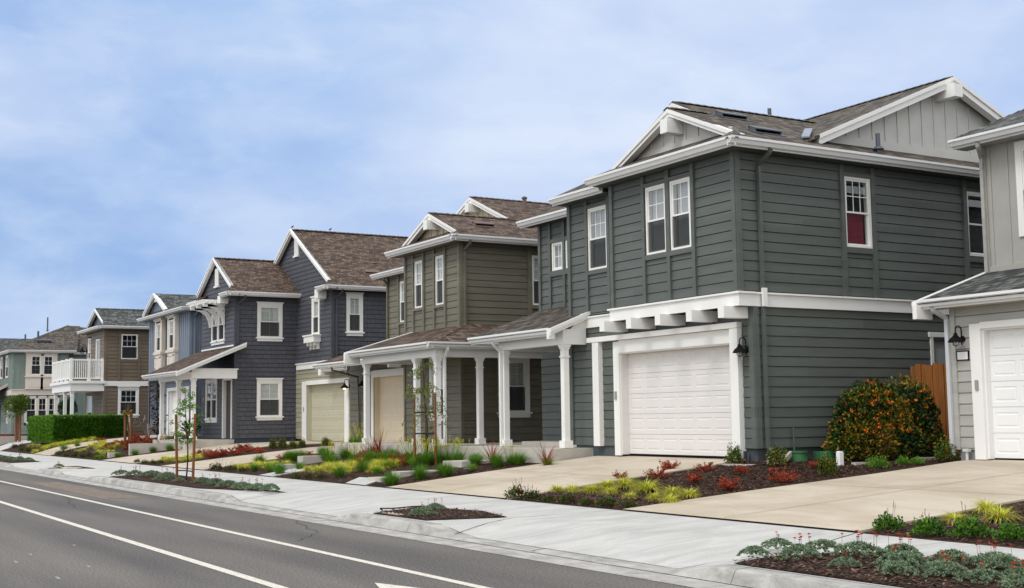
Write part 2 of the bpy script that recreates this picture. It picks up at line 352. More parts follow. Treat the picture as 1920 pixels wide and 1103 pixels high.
def window(par,w,a0,a1,z0,z1,grid=(2,2),double=True,screen=True,back='dark',casing=None,sill=False,head=False,lowgrid=False,cs=.1,backcol=None,off=0.):
    """a real window: frame, sashes, panes, what hangs behind them"""
    mb=MB(); F=.045
    for b in ((a0,a0+F,z0,z1),(a1-F,a1,z0,z1),(a0+F,a1-F,z0,z0+F),(a0+F,a1-F,z1-F,z1)): w.box(mb,*b,-.11,.03)
    win=mb.build('window',M_VINYL,par,org(par)); o=org(par)
    zm=(z0+z1)/2; s=MB(); p=MB(); sc=MB()
    def sash(q0,q1,d,gr):
        f=.035
        for b in ((a0+F,a0+F+f,q0,q1),(a1-F-f,a1-F,q0,q1),(a0+F+f,a1-F-f,q0,q0+f),(a0+F+f,a1-F-f,q1-f,q1)): w.box(s,*b,d-.03,d)
        i0,i1,j0,j1=a0+F+f,a1-F-f,q0+f,q1-f
        pq=[w.P(i0,j0,d-.02),w.P(i1,j0,d-.02),w.P(i1,j1,d-.02),w.P(i0,j1,d-.02)]
        p.face(pq[::-1] if (w.a=='x')==(w.s==-1) else pq)
        if gr:
            nx,nz=gr
            for k in range(1,nx): x=i0+(i1-i0)*k/nx; w.box(s,x-.008,x+.008,j0,j1,d-.017,d-.008)
            for k in range(1,nz): x=j0+(j1-j0)*k/nz; w.box(s,i0,i1,x-.008,x+.008,d-.017,d-.0095)
    if double:
        sash(zm-.02,z1-F,.012,grid); sash(z0+F,zm+.02,-.012,grid if lowgrid else None)
        if screen: sc.face([w.P(a0+F,z0+F,.0),w.P(a1-F,z0+F,.0),w.P(a1-F,zm-.02,.0),w.P(a0+F,zm-.02,.0)])
    else: sash(z0+F,z1-F,.0,grid)
    s.build('sash',M_VINYL,win,o); p.build('pane',GL,win,o,fixn=False)
    if sc.f: sc.build('insect_screen',SCR,win,o,fixn=False)
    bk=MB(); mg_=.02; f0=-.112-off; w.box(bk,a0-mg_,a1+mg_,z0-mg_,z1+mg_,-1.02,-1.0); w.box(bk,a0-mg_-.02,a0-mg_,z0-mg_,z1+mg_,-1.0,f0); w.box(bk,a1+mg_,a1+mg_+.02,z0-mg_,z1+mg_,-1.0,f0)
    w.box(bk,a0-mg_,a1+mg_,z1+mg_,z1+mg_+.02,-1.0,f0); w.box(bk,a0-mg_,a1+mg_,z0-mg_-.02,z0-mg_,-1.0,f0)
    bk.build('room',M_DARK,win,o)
    if back=='blind':
        bl=MB(); z=z1-F-.03
        while z>z0+F: bl.prism([w.P(a0+F,z,-.062),w.P(a1-F,z,-.062),w.P(a1-F,z-.043,-.052),w.P(a0+F,z-.043,-.052)],Vector(w.P(0,0,.003))-Vector(w.P(0,0,0))); z-=.05
        bl.build('blind',backcol or M_BLIND,win,o)
    elif back in('curtain','half'):
        bl=MB(); wv=a1-a0
        rr=[(0,.42),(.62,1)] if back=='half' else [(0,1)]
        for f0,f1 in rr:
            x=a0+F+wv*f0; e=a0+wv*f1-F; k=0; pts=[]
            while x<e: pts.append((x,-.1-.02*(k%2))); x+=.03; k+=1
            for (x0_,d0),(x1_,d1) in zip(pts[:-1],pts[1:]): bl.face([w.P(x0_,z0,d0),w.P(x1_,z0,d1),w.P(x1_,z1,d1),w.P(x0_,z1,d0)])
        bl.build('curtain',backcol or M_CURT,win,o,fixn=False)
    elif back=='roller':
        bl=MB(); w.box(bl,a0+F,a1-F-.09,z0+F,zm+.03,-.08,-.07); bl.build('blind',backcol or M_RED,win,o)
    if casing is not None:
        c=MB(); x=cs
        for b in ((a0-x,a0,z0,z1),(a1,a1+x,z0,z1)): w.box(c,*b,0,.035)
        w.box(c,a0-x,a1+x,z1,z1+x*1.25,0,.04)
        if not sill: w.box(c,a0-x,a1+x,z0-x,z0,0,.035)
        if head: w.box(c,a0-x-.035,a1+x+.035,z1+x*1.25,z1+x*1.25+.045,0,.08)
        c.build('casing',casing,win,o)
        if sill:
            c=MB(); w.box(c,a0-x-.05,a1+x+.05,z0-.05,z0,0,.075); w.box(c,a0-x,a1+x,z0-.05-.1,z0-.05,0,.04); c.build('sill',casing,win,o)
    return win
def garage(par,w,a0,a1,z0,z1,cols,rows,mt,opener_keypad=True,rec=.2):
    """sectional door with pressed panels, recessed behind the wall plane"""
    mb=MB(); d=-rec; o=org(par); H=(z1-z0)/rows; Wd=(a1-a0)/cols
    w.box(mb,a0,a1,z0,z1,d-.06,d-.014)
    def fr(x0,x1,y0,y1,da,db,t):
        # bevelled frame ring from (x0..x1,y0..y1)@da to inset t @db
        A=[(x0,y0),(x1,y0),(x1,y1),(x0,y1)]; B=[(x0+t,y0+t),(x1-t,y0+t),(x1-t,y1-t),(x0+t,y1-t)]
        for k in range(4): mb.face([w.P(*A[k],da),w.P(*A[(k+1)%4],da),w.P(*B[(k+1)%4],db),w.P(*B[k],db)])
    for r in range(rows):
        y0=z0+r*H+.004; y1=z0+(r+1)*H-.004
        for c in range(cols):
            x0=a0+c*Wd; x1=x0+Wd; px,py=.045,.085
            X0,X1,Y0,Y1=x0+px,x1-px,y0+py,y1-py
            for q in (((x0,y0),(x1,y0),(X1,Y0),(X0,Y0)),((x1,y0),(x1,y1),(X1,Y1),(X1,Y0)),((x1,y1),(x0,y1),(X0,Y1),(X1,Y1)),((x0,y1),(x0,y0),(X0,Y0),(X0,Y1))):
                mb.face([w.P(a,b,d) for a,b in q])
            fr(X0,X1,Y0,Y1,d,d-.007,.014); fr(X0+.014,X1-.014,Y0+.014,Y1-.014,d-.007,d-.007,.012); fr(X0+.026,X1-.026,Y0+.026,Y1-.026,d-.007,d+.0,.02)
            mb.face([w.P(X0+.046,Y0+.046,d),w.P(X1-.046,Y0+.046,d),w.P(X1-.046,Y1-.046,d),w.P(X0+.046,Y1-.046,d)])
        w.box(mb,a0,a1,y1,y1+.008,d-.014,d-.008)
    for q in ((a0-.03,a0,z0,z1+.03),(a1,a1+.03,z0,z1+.03),(a0,a1,z1,z1+.03)): w.box(mb,*q,d-.05,-.021)
    g=mb.build('garage_door',mt,par,o,fixn=False)
    s=MB(); w.box(s,a0,a1,z0-.02,z0+.015,d-.05,d+.005); s.build('door_seal',M_BLK,g,o)
    return g
def column(par,x,y,z0,z1,wd=.135,plinth=True,ring=.25):
    mb=MB(); h=wd/2
    mb.box(x-h,x+h,y-h,y+h,z0,z1)
    q=h+.035; 
    if plinth: mb.box(x-q-.005,x+q+.005,y-q-.005,y+q+.005,z0+.004,z0+.16)
    mb.box(x-q,x+q,y-q,y+q,z1-.05,z1-.004); mb.box(x-h-.018,x+h+.018,y-h-.018,y+h+.018,z1-.1,z1-.05)
    mb.box(x-h-.02,x+h+.02,y-h-.02,y+h+.02,z1-ring-.03,z1-ring)
    return mb.build('column',M_WHITE,par,org(par))
def gutter(par,axis,c,a0,a1,zt,sg=-1,mt=None,name='gutter'):
    """K-style gutter with the fascia behind. c = outermost coordinate"""
    mb=MB(); 
    pr=[(0,0),(0,-.045),(.018,-.055),(.045,-.115),(.05,-.125),(.11,-.125),(.11,-.02),(.095,-.02),(.095,-.11),(.06,-.11),(.02,-.02),(.012,0)]
    fa=[(.112,-.01),(.112,-.165),(.14,-.165),(.14,-.01)]
    for P in (pr,fa):
        if axis=='x': poly=[(c-sg*d,a0,zt+z) for d,z in P]; mb.prism(poly,(0,a1-a0,0))
        else: poly=[(a0,c-sg*d,zt+z) for d,z in P]; mb.prism(poly,(a1-a0,0,0))
    return mb.build(name,mt or M_GUT,par,org(par))
def soffit(par,lst,mt):
    mb=MB()
    for b in lst: mb.box(*b)
    return mb.build('soffit',mt,par,org(par))
def downspout(par,pts,mt,wd=.07):
    mb=MB(); 
    for a,b in zip(pts[:-1],pts[1:]):
        a=Vector(a);b=Vector(b); d=(b-a).normalized(); u=Vector((0,1,0)) if abs(d.y)<.9 else Vector((1,0,0))
        s=d.cross(u).normalized(); t=d.cross(s).normalized(); h=wd/2
        mb.prism([a+s*h*.8+t*h,a-s*h*.8+t*h,a-s*h*.8-t*h,a+s*h*.8-t*h],b-a)
    return mb.build('downspout',mt,par,org(par))
def roof(par,mt,polys,th=.05,name='roof'):
    mb=MB()
    for p in polys: mb.prism(p,(0,0,-th))
    return mb.build(name,mt,par,org(par))
def ridge(par,mt,a,b,sx=.12,drop=.052):
    a=Vector(a);b=Vector(b);L=(b-a).length; n=max(1,int(L/.2)); d=(b-a).normalized(); s=d.cross(Vector((0,0,1))).normalized()
    mb=MB()
    for k in range(n):
        p=a+d*(L*k/n); q=p+d*(L/n+.05); up=Vector((0,0,.006)); up2=Vector((0,0,.026))
        P=[p+s*sx+Vector((0,0,-drop))+up,p+up,p-s*sx+Vector((0,0,-drop))+up]; Q=[q+s*sx+Vector((0,0,-drop))+up2,q+up2,q-s*sx+Vector((0,0,-drop))+up2]
        for i in (0,1):
            mb.face([P[i],P[i+1],Q[i+1],Q[i]]); lo=Vector((0,0,-.014)); mb.face([Q[i],Q[i+1],Q[i+1]+lo*1.6,Q[i]+lo*1.6]); mb.face([P[i],P[i+1],P[i+1]+lo,P[i]+lo])
    return mb.build('ridge_cap',mt,par,org(par),fixn=False)
def rake(par,w,a0,z0,a1,z1,d0,d1,h=.2,mt=None,tail=0):
    """sloping white barge board; the line is its upper edge"""
    mb=MB(); prism_on(w,mb,[(a0,z0),(a1,z1),(a1,z1-h),(a0,z0-h)],d0,d1)
    L=.075; prism_on(w,mb,[(a0,z0+.003),(a1,z1+.003),(a1,z1-L),(a0,z0-L)],d1,d1+.03)
    return mb.build('barge_board',mt or M_WHITE,par,org(par))
def lamp(par,w,a,z,sc=1.,lit=False):
    """gooseneck barn lamp; z = centre of the wall plate"""
    o=org(par); mb=MB(); P=lambda d,dz,da=0:w.P(a+da,z+dz,d)
    n=12; c=Vector(P(0,0)); nrm=(Vector(P(1,0))-c)
    mb.tube([P(0,0),P(.02*sc,0),P(.035*sc,0)],[.055*sc,.055*sc,.03*sc],12)
    D=.19*sc
    pts=[P(.04*sc,-.1*sc),P(.04*sc,.0),P(.04*sc,.15*sc)]+[P(.04*sc+(D-.04*sc)/2*(1-math.cos(t)),.15*sc+.07*sc*math.sin(t)) for t in [math.pi*k/8 for k in range(1,9)]]+[P(D,.08*sc)]
    mb.tube(pts,.011*sc,8)
    q=P(D,0)
    mb.lathe((q[0],q[1],z),[(.015*sc,.1*sc),(.03*sc,.095*sc),(.035*sc,.06*sc),(.055*sc,.045*sc),(.055*sc,.03*sc),(.07*sc,.025*sc),(.1*sc,.0),(.13*sc,-.05*sc),(.13*sc,-.06*sc),(.12*sc,-.058*sc),(.06*sc,-.01*sc)],20)
    L=mb.build('wall_lamp',M_BLK,par,o,smooth=False)
    g=MB(); g.lathe((q[0],q[1],z),[(.035*sc,-.02*sc),(.045*sc,-.06*sc),(.04*sc,-.095*sc),(.015*sc,-.115*sc)],14)
    m=GL
    if lit:
        m=bpy.data.materials.new('bulb_lit'); m.use_nodes=True; b=m.node_tree.nodes['Principled BSDF']; b.inputs['Emission Color'].default_value=(1,.75,.35,1); b.inputs['Emission Strength'].default_value=3; b.inputs['Base Color'].default_value=(.9,.7,.4,1)
    elif 'bulb' in MATS: m=MATS['bulb']
    else: m=mat('bulb',srgb(200,205,205),.1,var=0)
    g.build('lamp_glass',m,L,o,smooth=True)
    cg=MB()
    for k in range(4):
        an=math.pi/4*k; cg.tube([(q[0]+.06*sc*math.cos(an),q[1]+.06*sc*math.sin(an),z-.05*sc),(q[0]+.055*sc*math.cos(an),q[1]+.055*sc*math.sin(an),z-.1*sc),(q[0],q[1],z-.135*sc),(q[0]-.055*sc*math.cos(an),q[1]-.055*sc*math.sin(an),z-.1*sc),(q[0]-.06*sc*math.cos(an),q[1]-.06*sc*math.sin(an),z-.05*sc)],.0035*sc,4)
    cg.build('lamp_guard',M_BLK,L,o)
    return L
def pipe(par,x,y,z0,z1,mt,r=.04,flash=True,name='vent_pipe'):
    mb=MB(); mb.tube([(x,y,z0-.1),(x,y,z1)],r,10)
    if flash: mb.lathe((x,y,z0),[(.12,-.03),(.1,.0),(r+.01,.035)],10)
    return mb.build(name,mt,par,org(par))
def roofvent(par,x,y,z,slope,mt,L=.7):
    """low box vent lying on a roof plane that rises towards +Y"""
    mb=MB(); dy=.28; 
    P=lambda a,b,h:(x+a,y+b,z+b*slope+h)
    mb.prism([P(0,0,.01),P(L,0,.01),P(L,dy,.01),P(0,dy,.01)],(0,0,.01)); mb.prism([P(.06,.05,.08),P(L-.06,.05,.08),P(L-.06,dy-.02,.07),P(.06,dy-.02,.07)],(0,0,.02))
    for a in (.06,L-.09): mb.prism([P(a,.07,.01),P(a+.03,.07,.01),P(a+.03,dy-.03,.01),P(a,dy-.03,.01)],(0,0,.07))
    mb.prism([P(.06,dy-.05,.01),P(L-.06,dy-.05,.01),P(L-.06,dy-.03,.01),P(.06,dy-.03,.01)],(0,0,.07))
    return mb.build('roof_vent',mt,par,org(par))
# ---------------- MAIN HOUSE (slate green) ----------------
H=root('house',(15.5,17.27,.8),'slate-green two-storey house with a white garage door under a white bracketed band','house')
wf=Wl('x',15.5); ws=Wl('y',17.27); wa=Wl('x',15.17); wb=Wl('x',15.5); wc=Wl('x',16.7)
            # garage opening along Y
siding(H,wf,(17.27,22.95),.98,3.6,M_GREEN,[(17.6,21.62,.5,3.2)])
siding(H,Wl('x',15.5),(22.95,23.3),.98,3.6,M_GREEN)
D0,D1=20.24,21.15
siding(H,ws,(15.5,27),.98,3.6,M_GREEN,[(D0,D1,.5,3.1)])
siding(H,ws,(15.17,27),3.81,6.43,M_GREEN,[(17.9,18.62,4.8,6.19),(21.44,22.2,4.82,6.18)],ph=3.85)
siding(H,wa,(17.27,21.2),3.81,6.43,M_GREEN,[(19.31,19.96,4.8,6.17),(18.55,19.17,4.8,6.17)],ph=3.85)
siding(H,wb,(21.2,23.3),3.81,6.43,M_GREEN,[(21.79,22.5,4.78,6.15)],ph=3.85)
siding(H,wc,(23.3,26.45),3.9,6.43,M_GREEN,[(25.36,25.84,5.19,5.88),(24.75,25.22,5.19,5.88)],ph=3.85)
siding(H,Wl('x',16.7),(23.3,26.45),.98,3.9,M_GREEN)
siding(H,Wl('y',23.3,1),(15.5,16.7),.98,6.43,M_GREEN); siding(H,Wl('y',26.45,1),(16.7,27),.98,6.43,M_GREEN); siding(H,Wl('x',27,1),(17.27,26.45),.98,6.43,M_GREEN,expo=.374)
siding(H,Wl('y',21.2,1),(15.17,15.5),3.81,6.43,M_GREEN)
mb=MB(); mb.box(15.53,26.9,17.31,17.62,.3,.985); mb.box(15.53,15.8,21.62,23.2,.3,.985); mb.box(16.74,16.9,23.2,26.4,.3,.99)
mb.build('foundation',M_FND_G,H,org(H))
boxes(H,'overhang_floor',M_GREEN,wf,[(17.29,21.19,3.565,3.6,0,.32)])
# trims the colour of the wall
boxes(H,'corner_board',M_GREEN,wf,[(17.25,17.37,.98,3.58,0,.05),(23.2,23.31,.98,3.58,0,.05)])
boxes(H,'corner_board',M_GREEN,ws,[(15.46,15.58,.98,3.58,0,.047)])
boxes(H,'corner_board',M_GREEN,wa,[(17.25,17.36,3.81,6.42,0,.05),(21.1,21.21,3.81,6.42,0,.05)])
boxes(H,'corner_board',M_GREEN,ws,[(15.137,15.25,3.81,6.42,0,.047)])
B=lambda a,z0=3.81,z1=6.42,wd=.095:(a-wd/2,a+wd/2,z0,z1,0,.055)
boxes(H,'wall_trim',M_GREEN,wa,[B(20.04),B(19.24,3.81,4.7),B(19.24,4.8,6.42,.12),B(18.47),(18.51,20.0,4.7,4.8,0,.05),(18.51,20.0,6.17,6.25,0,.05)])
boxes(H,'wall_trim',M_GREEN,wb,[B(22.56),B(21.73),(21.77,22.52,4.69,4.78,0,.05),(21.77,22.52,6.15,6.23,0,.05),(23.2,23.31,3.81,6.42,0,.05)])
boxes(H,'wall_trim',M_GREEN,wc,[B(25.93,4.2),B(25.29,4.2),B(24.66,4.2),(24.7,25.89,5.05,5.19,0,.05),(24.7,25.89,5.88,5.98,0,.05),(26.36,26.46,3.9,6.42,0,.05),(23.3,26.45,4.2,4.36,0,.028)])
boxes(H,'wall_trim',M_GREEN,ws,[B(17.84,3.81,6.42,.11),B(18.68,3.81,6.42,.11),(17.89,18.63,4.69,4.8,0,.05),(17.89,18.63,6.19,6.27,0,.05),B(21.38,3.81,6.42,.11),(21.43,22.3,4.69,4.8,0,.05)])
window(H,wa,19.31,19.96,4.8,6.17,(2,2),back='curtain'); window(H,wa,18.55,19.17,4.8,6.17,(2,2),back='curtain')
window(H,wb,21.79,22.5,4.78,6.15,(3,2),back='curtain')
window(H,wc,25.36,25.84,5.19,5.88,(2,2),double=False,back='curtain'); window(H,wc,24.75,25.22,5.19,5.88,(2,2),double=False,back='curtain')
window(H,ws,17.9,18.62,4.8,6.19,(3,2),screen=False,back='roller'); window(H,ws,21.44,22.2,4.82,6.18,None,screen=False,back='dark')
# white band
boxes(H,'white_band',M_WHITE,wa,[(17.205,21.24,3.565,3.79,-.3,.06),(17.165,21.28,3.79,3.825,-.3,.1)])
boxes(H,'white_band',M_WHITE,wb,[(21.24,22.93,3.53,3.745,0,.05),(21.28,22.97,3.745,3.775,0,.08)])
boxes(H,'white_band',M_WHITE,ws,[(15.125,24,3.563,3.788,0,.055),(15.085,24,3.788,3.822,0,.095)])
for y in (17.36,18.28,19.24,20.19,21.12): boxes(H,'bracket',M_WHITE,wf,[(y,y+.17,3.35,3.56,-.02,.62)])
# garage surround
boxes(H,'garage_surround',M_WHITE,wf,[(17.59,22.5,3.195,3.3,0,.13),(22.08,22.31,.97,3.19,0,.12),(17.6,17.82,.8,3.19,-.02,.12)])
boxes(H,'garage_casing',M_WHITE,wf,[(21.46,21.66,.78,3.17,-.02,.03),(17.83,21.46,2.93,3.188,-.02,.03),(17.6,21.46,2.905,2.93,-.02,.0)])
garage(H,wf,17.64,21.44,.8,2.9,7,5,M_GDW)
boxes(H,'keypad',mat('keypad_grey',srgb(150,148,145),.5,var=0),wf,[(21.55,21.61,1.95,2.12,.03,.055)])
lamp(H,wf,17.46,2.78,1.0)
# side door
boxes(H,'door_casing',M_WHITE,ws,[(D0-.08,D0,.8,3.16,0,.03),(D0-.12,D1+.2,3.1,3.2,0,.04),(D1,D1+.08,.8,3.1,0,.03)])
mb=MB(); ws.box(mb,D0,D1,.85,3.1,-.08,-.04)
for i in (0,1):
    for z0,z1 in ((1.0,1.55),(1.7,2.2),(2.3,2.85)): ws.box(mb,D0+.13+i*.35,D0+.42+i*.35,z0,z1,-.06,-.028); ws.box(mb,D0+.16+i*.35,D0+.39+i*.35,z0+.03,z1-.03,-.06,-.02)
dd=mb.build('door',M_DOORG,H,org(H))
# gutters
gutter(H,'x',14.7,16.84,21.5,6.58); gutter(H,'x',15.05,21.5,23.45,6.5); gutter(H,'x',16.25,23.45,26.85,6.54); gutter(H,'y',16.8,14.7,27.2,6.582)
soffit(H,[(14.82,15.5,16.92,21.45,6.425,6.445),(15.17,15.5,21.45,23.4,6.34,6.36),(16.37,16.7,23.3,26.8,6.4,6.42),(15.4,27,16.92,17.3,6.427,6.447)],M_SOF_SHADE)
p=.46; E=6.57
zr=lambda y:E+p*(y-16.82)
roof(H,M_SH_G,[
 [(14.72,16.82,E),(15.12,17.22,zr(17.22)),(15.12,19.15,zr(19.15)),(16.05,19.15,zr(19.15)),(16.05,20.15,zr(20.15)),(27,20.15,zr(20.15)),(27.2,16.82,E)],
 [(14.72,16.84,E),(14.72,21.5,E),(15.42,20.8,E+.32),(15.42,17.54,E+.32)],
 [(15.12,19.15,zr(19.15)),(15.12,21.2,zr(19.15)-p*2.05),(14.9,21.5,E),(17,21.5,E),(17,19.15,zr(19.15))],
 [(15.07,21.52,6.49),(15.07,23.45,6.49),(16.3,23.45,6.49+.56),(16.3,21.52,6.49+.56)],
 [(16.05,20.15,zr(20.15)),(16.05,23.49,E),(27,23.49,E),(27,20.15,zr(20.15))],
 [(16.27,23.47,6.53),(16.27,26.83,6.53),(18,25.2,7.25),(18.6,23.47,7.6)],
 [(18.0,25.2,7.25),(16.27,26.83,6.53),(27.2,26.83,6.53),(27.2,25.2,7.25)]])
wg=Wl('y',17.62)
ridge(H,M_SH_G,(15.1,19.15,zr(19.15)+.01),(16.1,19.15,zr(19.15)+.01)); ridge(H,M_SH_G,(16.05,20.15,zr(20.15)+.01),(21,20.15,zr(20.15)+.01)); ridge(H,M_SH_G,(14.74,16.84,E+.01),(15.14,17.24,zr(17.24)+.01))
# front gables
wga=Wl('x',15.42)
siding(H,wga,gableprof(17.3,21.0,6.75,19.15,7.58),6.8,7.56,M_WGREY,style='batten',name='gable_wall')
boxes(H,'gable_skirt',M_WGREY,wga,[(17.6,20.7,6.84,6.98,0,.022)])
wgr=Wl('x',15.3)
rake(H,wgr,17.12,6.72,19.15,7.62,0,.16,.145); rake(H,wgr,21.18,6.72,19.15,7.618,0,.159,.145)
mb=MB(); wgr.box(mb,19.02,19.24,7.12,7.4,-.12,.3); mb.build('gable_bracket',M_WHITE,H,org(H))
wgb=Wl('x',16.3); siding(H,wgb,gableprof(17.5,22.8,6.9,20.15,8.0),7.0,7.98,M_WGREY,style='batten',name='gable_wall')
wgr=Wl('x',16.2); rake(H,wgr,18.2,7.17,20.15,8.07,0,.15,.17); rake(H,wgr,23.3,6.63,20.15,8.068,0,.149,.17)
# cross gable
pk=21.3; cz=8.62; cp=.42
roof(H,M_SH_G,[[(pk,17.28,cz),(16.9,17.28,cz-cp*4.4),(16.9,26.8,cz-cp*4.4),(pk,26.8,cz)],[(pk,17.28,cz),(25.7,17.28,cz-cp*4.4),(25.7,26.8,cz-cp*4.4),(pk,26.8,cz)]])
siding(H,wg,lambda z:(pk-(cz-.1-z)/cp,pk+(cz-.1-z)/cp),6.97,8.5,M_WGREY,style='batten',name='gable_wall')
boxes(H,'gable_skirt',M_WGREY,wg,[(17.9,24.7,6.93,7.1,0,.025)])
wgc=Wl('y',17.5); rake(H,wgc,17.35,cz-cp*(pk-17.35),pk,cz,.02,.2,.2); rake(H,wgc,25.3,cz-cp*4.0,pk,cz-.002,.02,.199,.2)
mb=MB(); wgc.box(mb,21.05,21.3,8.13,8.4,-.12,.42); mb.build('gable_bracket',M_WHITE,H,org(H))
ridge(H,M_SH_G,(pk,17.3,cz+.01),(pk,26.7,cz+.01))
mb=MB(); mb.prism([(16.99,17.41,6.885),(17.11,17.31,6.885),(18.15,18.27,7.35),(18.03,18.37,7.35)],(0,0,.03)); mb.build('valley_flashing',mat('flashing_light',srgb(140,148,164),.5,metal=.3,var=.05),H,org(H))
pipe(H,18.85,17.2,6.83,7.12,M_METAL,.045); pipe(H,19.16,20.6,7.9,8.42,M_METAL,.045); pipe(H,20.3,20.7,7.95,8.3,M_METAL,.05); pipe(H,23.0,21.5,7.6,9.0,M_METAL,.06)
roofvent(H,15.9,17.5,zr(17.5),p,M_METAL,.8); roofvent(H,16.3,18.9,zr(18.9),p,M_METAL,.8)
downspout(H,[(15.68,16.86,6.44),(15.68,16.9,6.36),(15.68,17.2,6.2),(15.68,17.2,.98),(15.72,17.08,.86)],M_GREEN)
boxes(H,'band_sleeve',M_WHITE,ws,[(15.63,15.73,3.56,3.9,.09,.14)])
# porch
P0=3.52; mb=MB(); 
for b in ((14.87,15.05,22.66,25.44,3.17,3.44),(14.855,15.46,22.64,22.82,3.171,3.5),(14.88,16.7,25.24,25.42,3.172,3.435)): mb.box(*b)
mb.prism([(15.05,22.65,3.5),(15.47,22.65,3.5),(15.47,22.65,3.86)],(0,.19,0)); mb.build('porch_beam',M_WHITE,H,org(H))
column(H,14.96,22.75,.93,3.17); column(H,14.96,25.3,.93,3.17)
gutter(H,'x',14.5,22.68,26.3,3.52)
pz=lambda x:3.5+.36*(x-14.52)
roof(H,M_SH_G,[[(14.52,22.6,3.5),(14.52,26.3,3.5),(16.7,26.3,pz(16.7)),(16.7,23.3,pz(16.7)),(15.5,23.3,pz(15.5)),(15.5,22.6,pz(15.5))]])
wp=Wl('y',22.6); rake(H,wp,14.46,3.49,15.5,3.9,0,.06,.15)
boxes(H,'porch_fascia',M_WHITE,wp,[(14.44,14.6,3.27,3.5,-.05,.03)])
mb=MB(); mb.box(14.42,16.7,22.55,27.2,.5,.92); mb.box(16.0,16.7,23.4,26.3,.92,1.02); mb.build('porch_slab',M_CONC,H,org(H))
downspout(H,[(14.62,25.3,3.4),(14.66,25.3,3.3),(14.84,25.32,3.14),(14.84,25.32,.95)],M_WHITE,.06)
# ---------------- RIGHT HOUSE (light grey) ----------------
R=root('house',(17.6,12,.8),'light grey house with bright white garage door, cut off by the right edge','house')
w1=Wl('x',17.6); w2=Wl('x',19.1)
siding(R,w1,(4,14.58),.95,3.4,M_LGREY,[(8.6,14.19,.5,3.04)])
siding(R,w2,(4,14.97),4.1,6.45,M_LGREYB,[(13.4,14.16,4.75,6.28)],style='batten')
siding(R,Wl('y',14.58,1),(17.6,28),.95,3.45,M_LGREY); siding(R,Wl('y',14.97,1),(19.1,28),3.4,6.45,M_LGREY); siding(R,Wl('x',28,1),(4,14.9),.95,6.45,M_LGREY,expo=.374); siding(R,Wl('y',4),(17.6,28),.95,6.45,M_LGREY)
mb=MB(); mb.box(17.63,17.9,14.19,14.55,.4,.96); mb.box(17.9,28,14.3,14.55,.4,.96); mb.build('foundation',mat('foundation_grey',srgb(140,142,144),.8),R,org(R))
boxes(R,'corner_board',M_LGREY,w1,[(14.5,14.6,.95,3.4,0,.035)]); boxes(R,'corner_board',M_LGREYB,w2,[(14.88,14.99,4.1,6.44,0,.035),(4,14.97,4.08,4.2,0,.04)])
boxes(R,'garage_casing',M_WHITE,w1,[(13.98,14.2,.79,3.07,-.02,.035),(8.6,13.98,2.98,3.09,-.02,.035)])
garage(R,w1,9.07,13.95,.8,2.95,9,5,mat('garage_bright',srgb(236,236,236),.35,var=.01),rec=.15)
boxes(R,'keypad',MATS['keypad_grey'],w1,[(14.06,14.12,1.95,2.12,.035,.06)])
lamp(R,w1,14.36,2.83,1.0)
n=MB(); w1.box(n,14.24,14.5,2.46,2.63,0,.02); pl=n.build('number_plaque',M_BLK,R,org(R)); n=MB(); w1.box(n,14.265,14.475,2.48,2.61,.02,.026); n.build('plaque_face',mat('plaque_white',srgb(235,235,235),.4,var=0),pl,org(R))
window(R,w2,13.4,14.16,4.75,6.28,(2,2),casing=M_WHITE,cs=.08)
gutter(R,'x',17.15,4,14.96,3.53); gutter(R,'x',18.62,4,15.32,6.58)
soffit(R,[(17.27,17.6,4,14.9,3.37,3.39),(18.74,19.1,4,15.3,6.42,6.44)],M_LGREY)
roof(R,M_SH_D,[[(17.17,4,3.5),(17.17,14.98,3.5),(19.1,14.98,4.12),(19.1,4,4.12)]]); roof(R,M_SH_D,[[(18.64,4,6.57),(18.64,15.3,6.57),(22.5,13.5,8.3),(22.5,4,8.3)],[(18.64,15.3,6.57),(28.3,15.3,6.57),(28.3,13.5,7.4),(22.5,13.5,8.3)]])
ridge(R,M_SH_D,(18.66,15.28,6.58),(22.4,13.55,8.27))
wr=Wl('y',14.96,1); rake(R,wr,17.13,3.5,19.1,4.13,-.02,.04,.16); boxes(R,'eave_return',M_WHITE,wr,[(17.1,17.5,3.2,3.45,-.06,.03)])
downspout(R,[(18.72,14.75,6.44),(18.74,14.75,6.36),(19.04,14.93,6.22),(19.04,14.93,4.1)],M_LGREY); downspout(R,[(17.26,14.7,3.4),(17.3,14.7,3.33),(17.54,14.64,3.2),(17.54,14.64,.85)],mat('downspout_pale',srgb(196,200,204),.4,var=0))
mb=MB(); mb.tube([(17.52,14.33,.75),(17.52,14.33,.95)],.025); mb.box(17.47,17.57,14.28,14.38,.92,.97); mb.build('drain_pipe',mat('pvc',srgb(200,200,196),.5,var=0),R,org(R))
# ---------------- OLIVE HOUSE ----------------
O=root('house',(16.35,30,.8),'olive-green two-storey house with brown shingle roof and a deep white-columned corner porch','house')
wf=Wl('x',16.35); ws=Wl('y',30.0); wv=Wl('x',18.3); pv=Wl('x',16.35)
siding(O,wf,(30,33.5),.95,3.5,M_OLIVE,[(30.95,31.75,1.68,3.2)])
siding(O,Wl('x',16.9),(33.5,38.8),.95,3.5,M_OLIVE,[(33.6,36.9,.5,2.95)])
siding(O,ws,(16.35,28),.95,3.5,M_OLIVE,[(17.6,18.42,1.75,3.2)])
siding(O,wf,(30,33.42),4.05,6.43,M_OLIVE,[(32.28,32.75,4.82,6.2),(30.95,31.42,4.8,6.2)],ph=4.1)
siding(O,wv,(33.42,38.8),4.05,6.43,M_OLIVE,[(37.2,37.78,4.83,6.2)],ph=4.1)
siding(O,ws,(16.35,28),4.05,6.43,M_OLIVE,[(18.66,19.3,4.77,6.19)],ph=4.1)
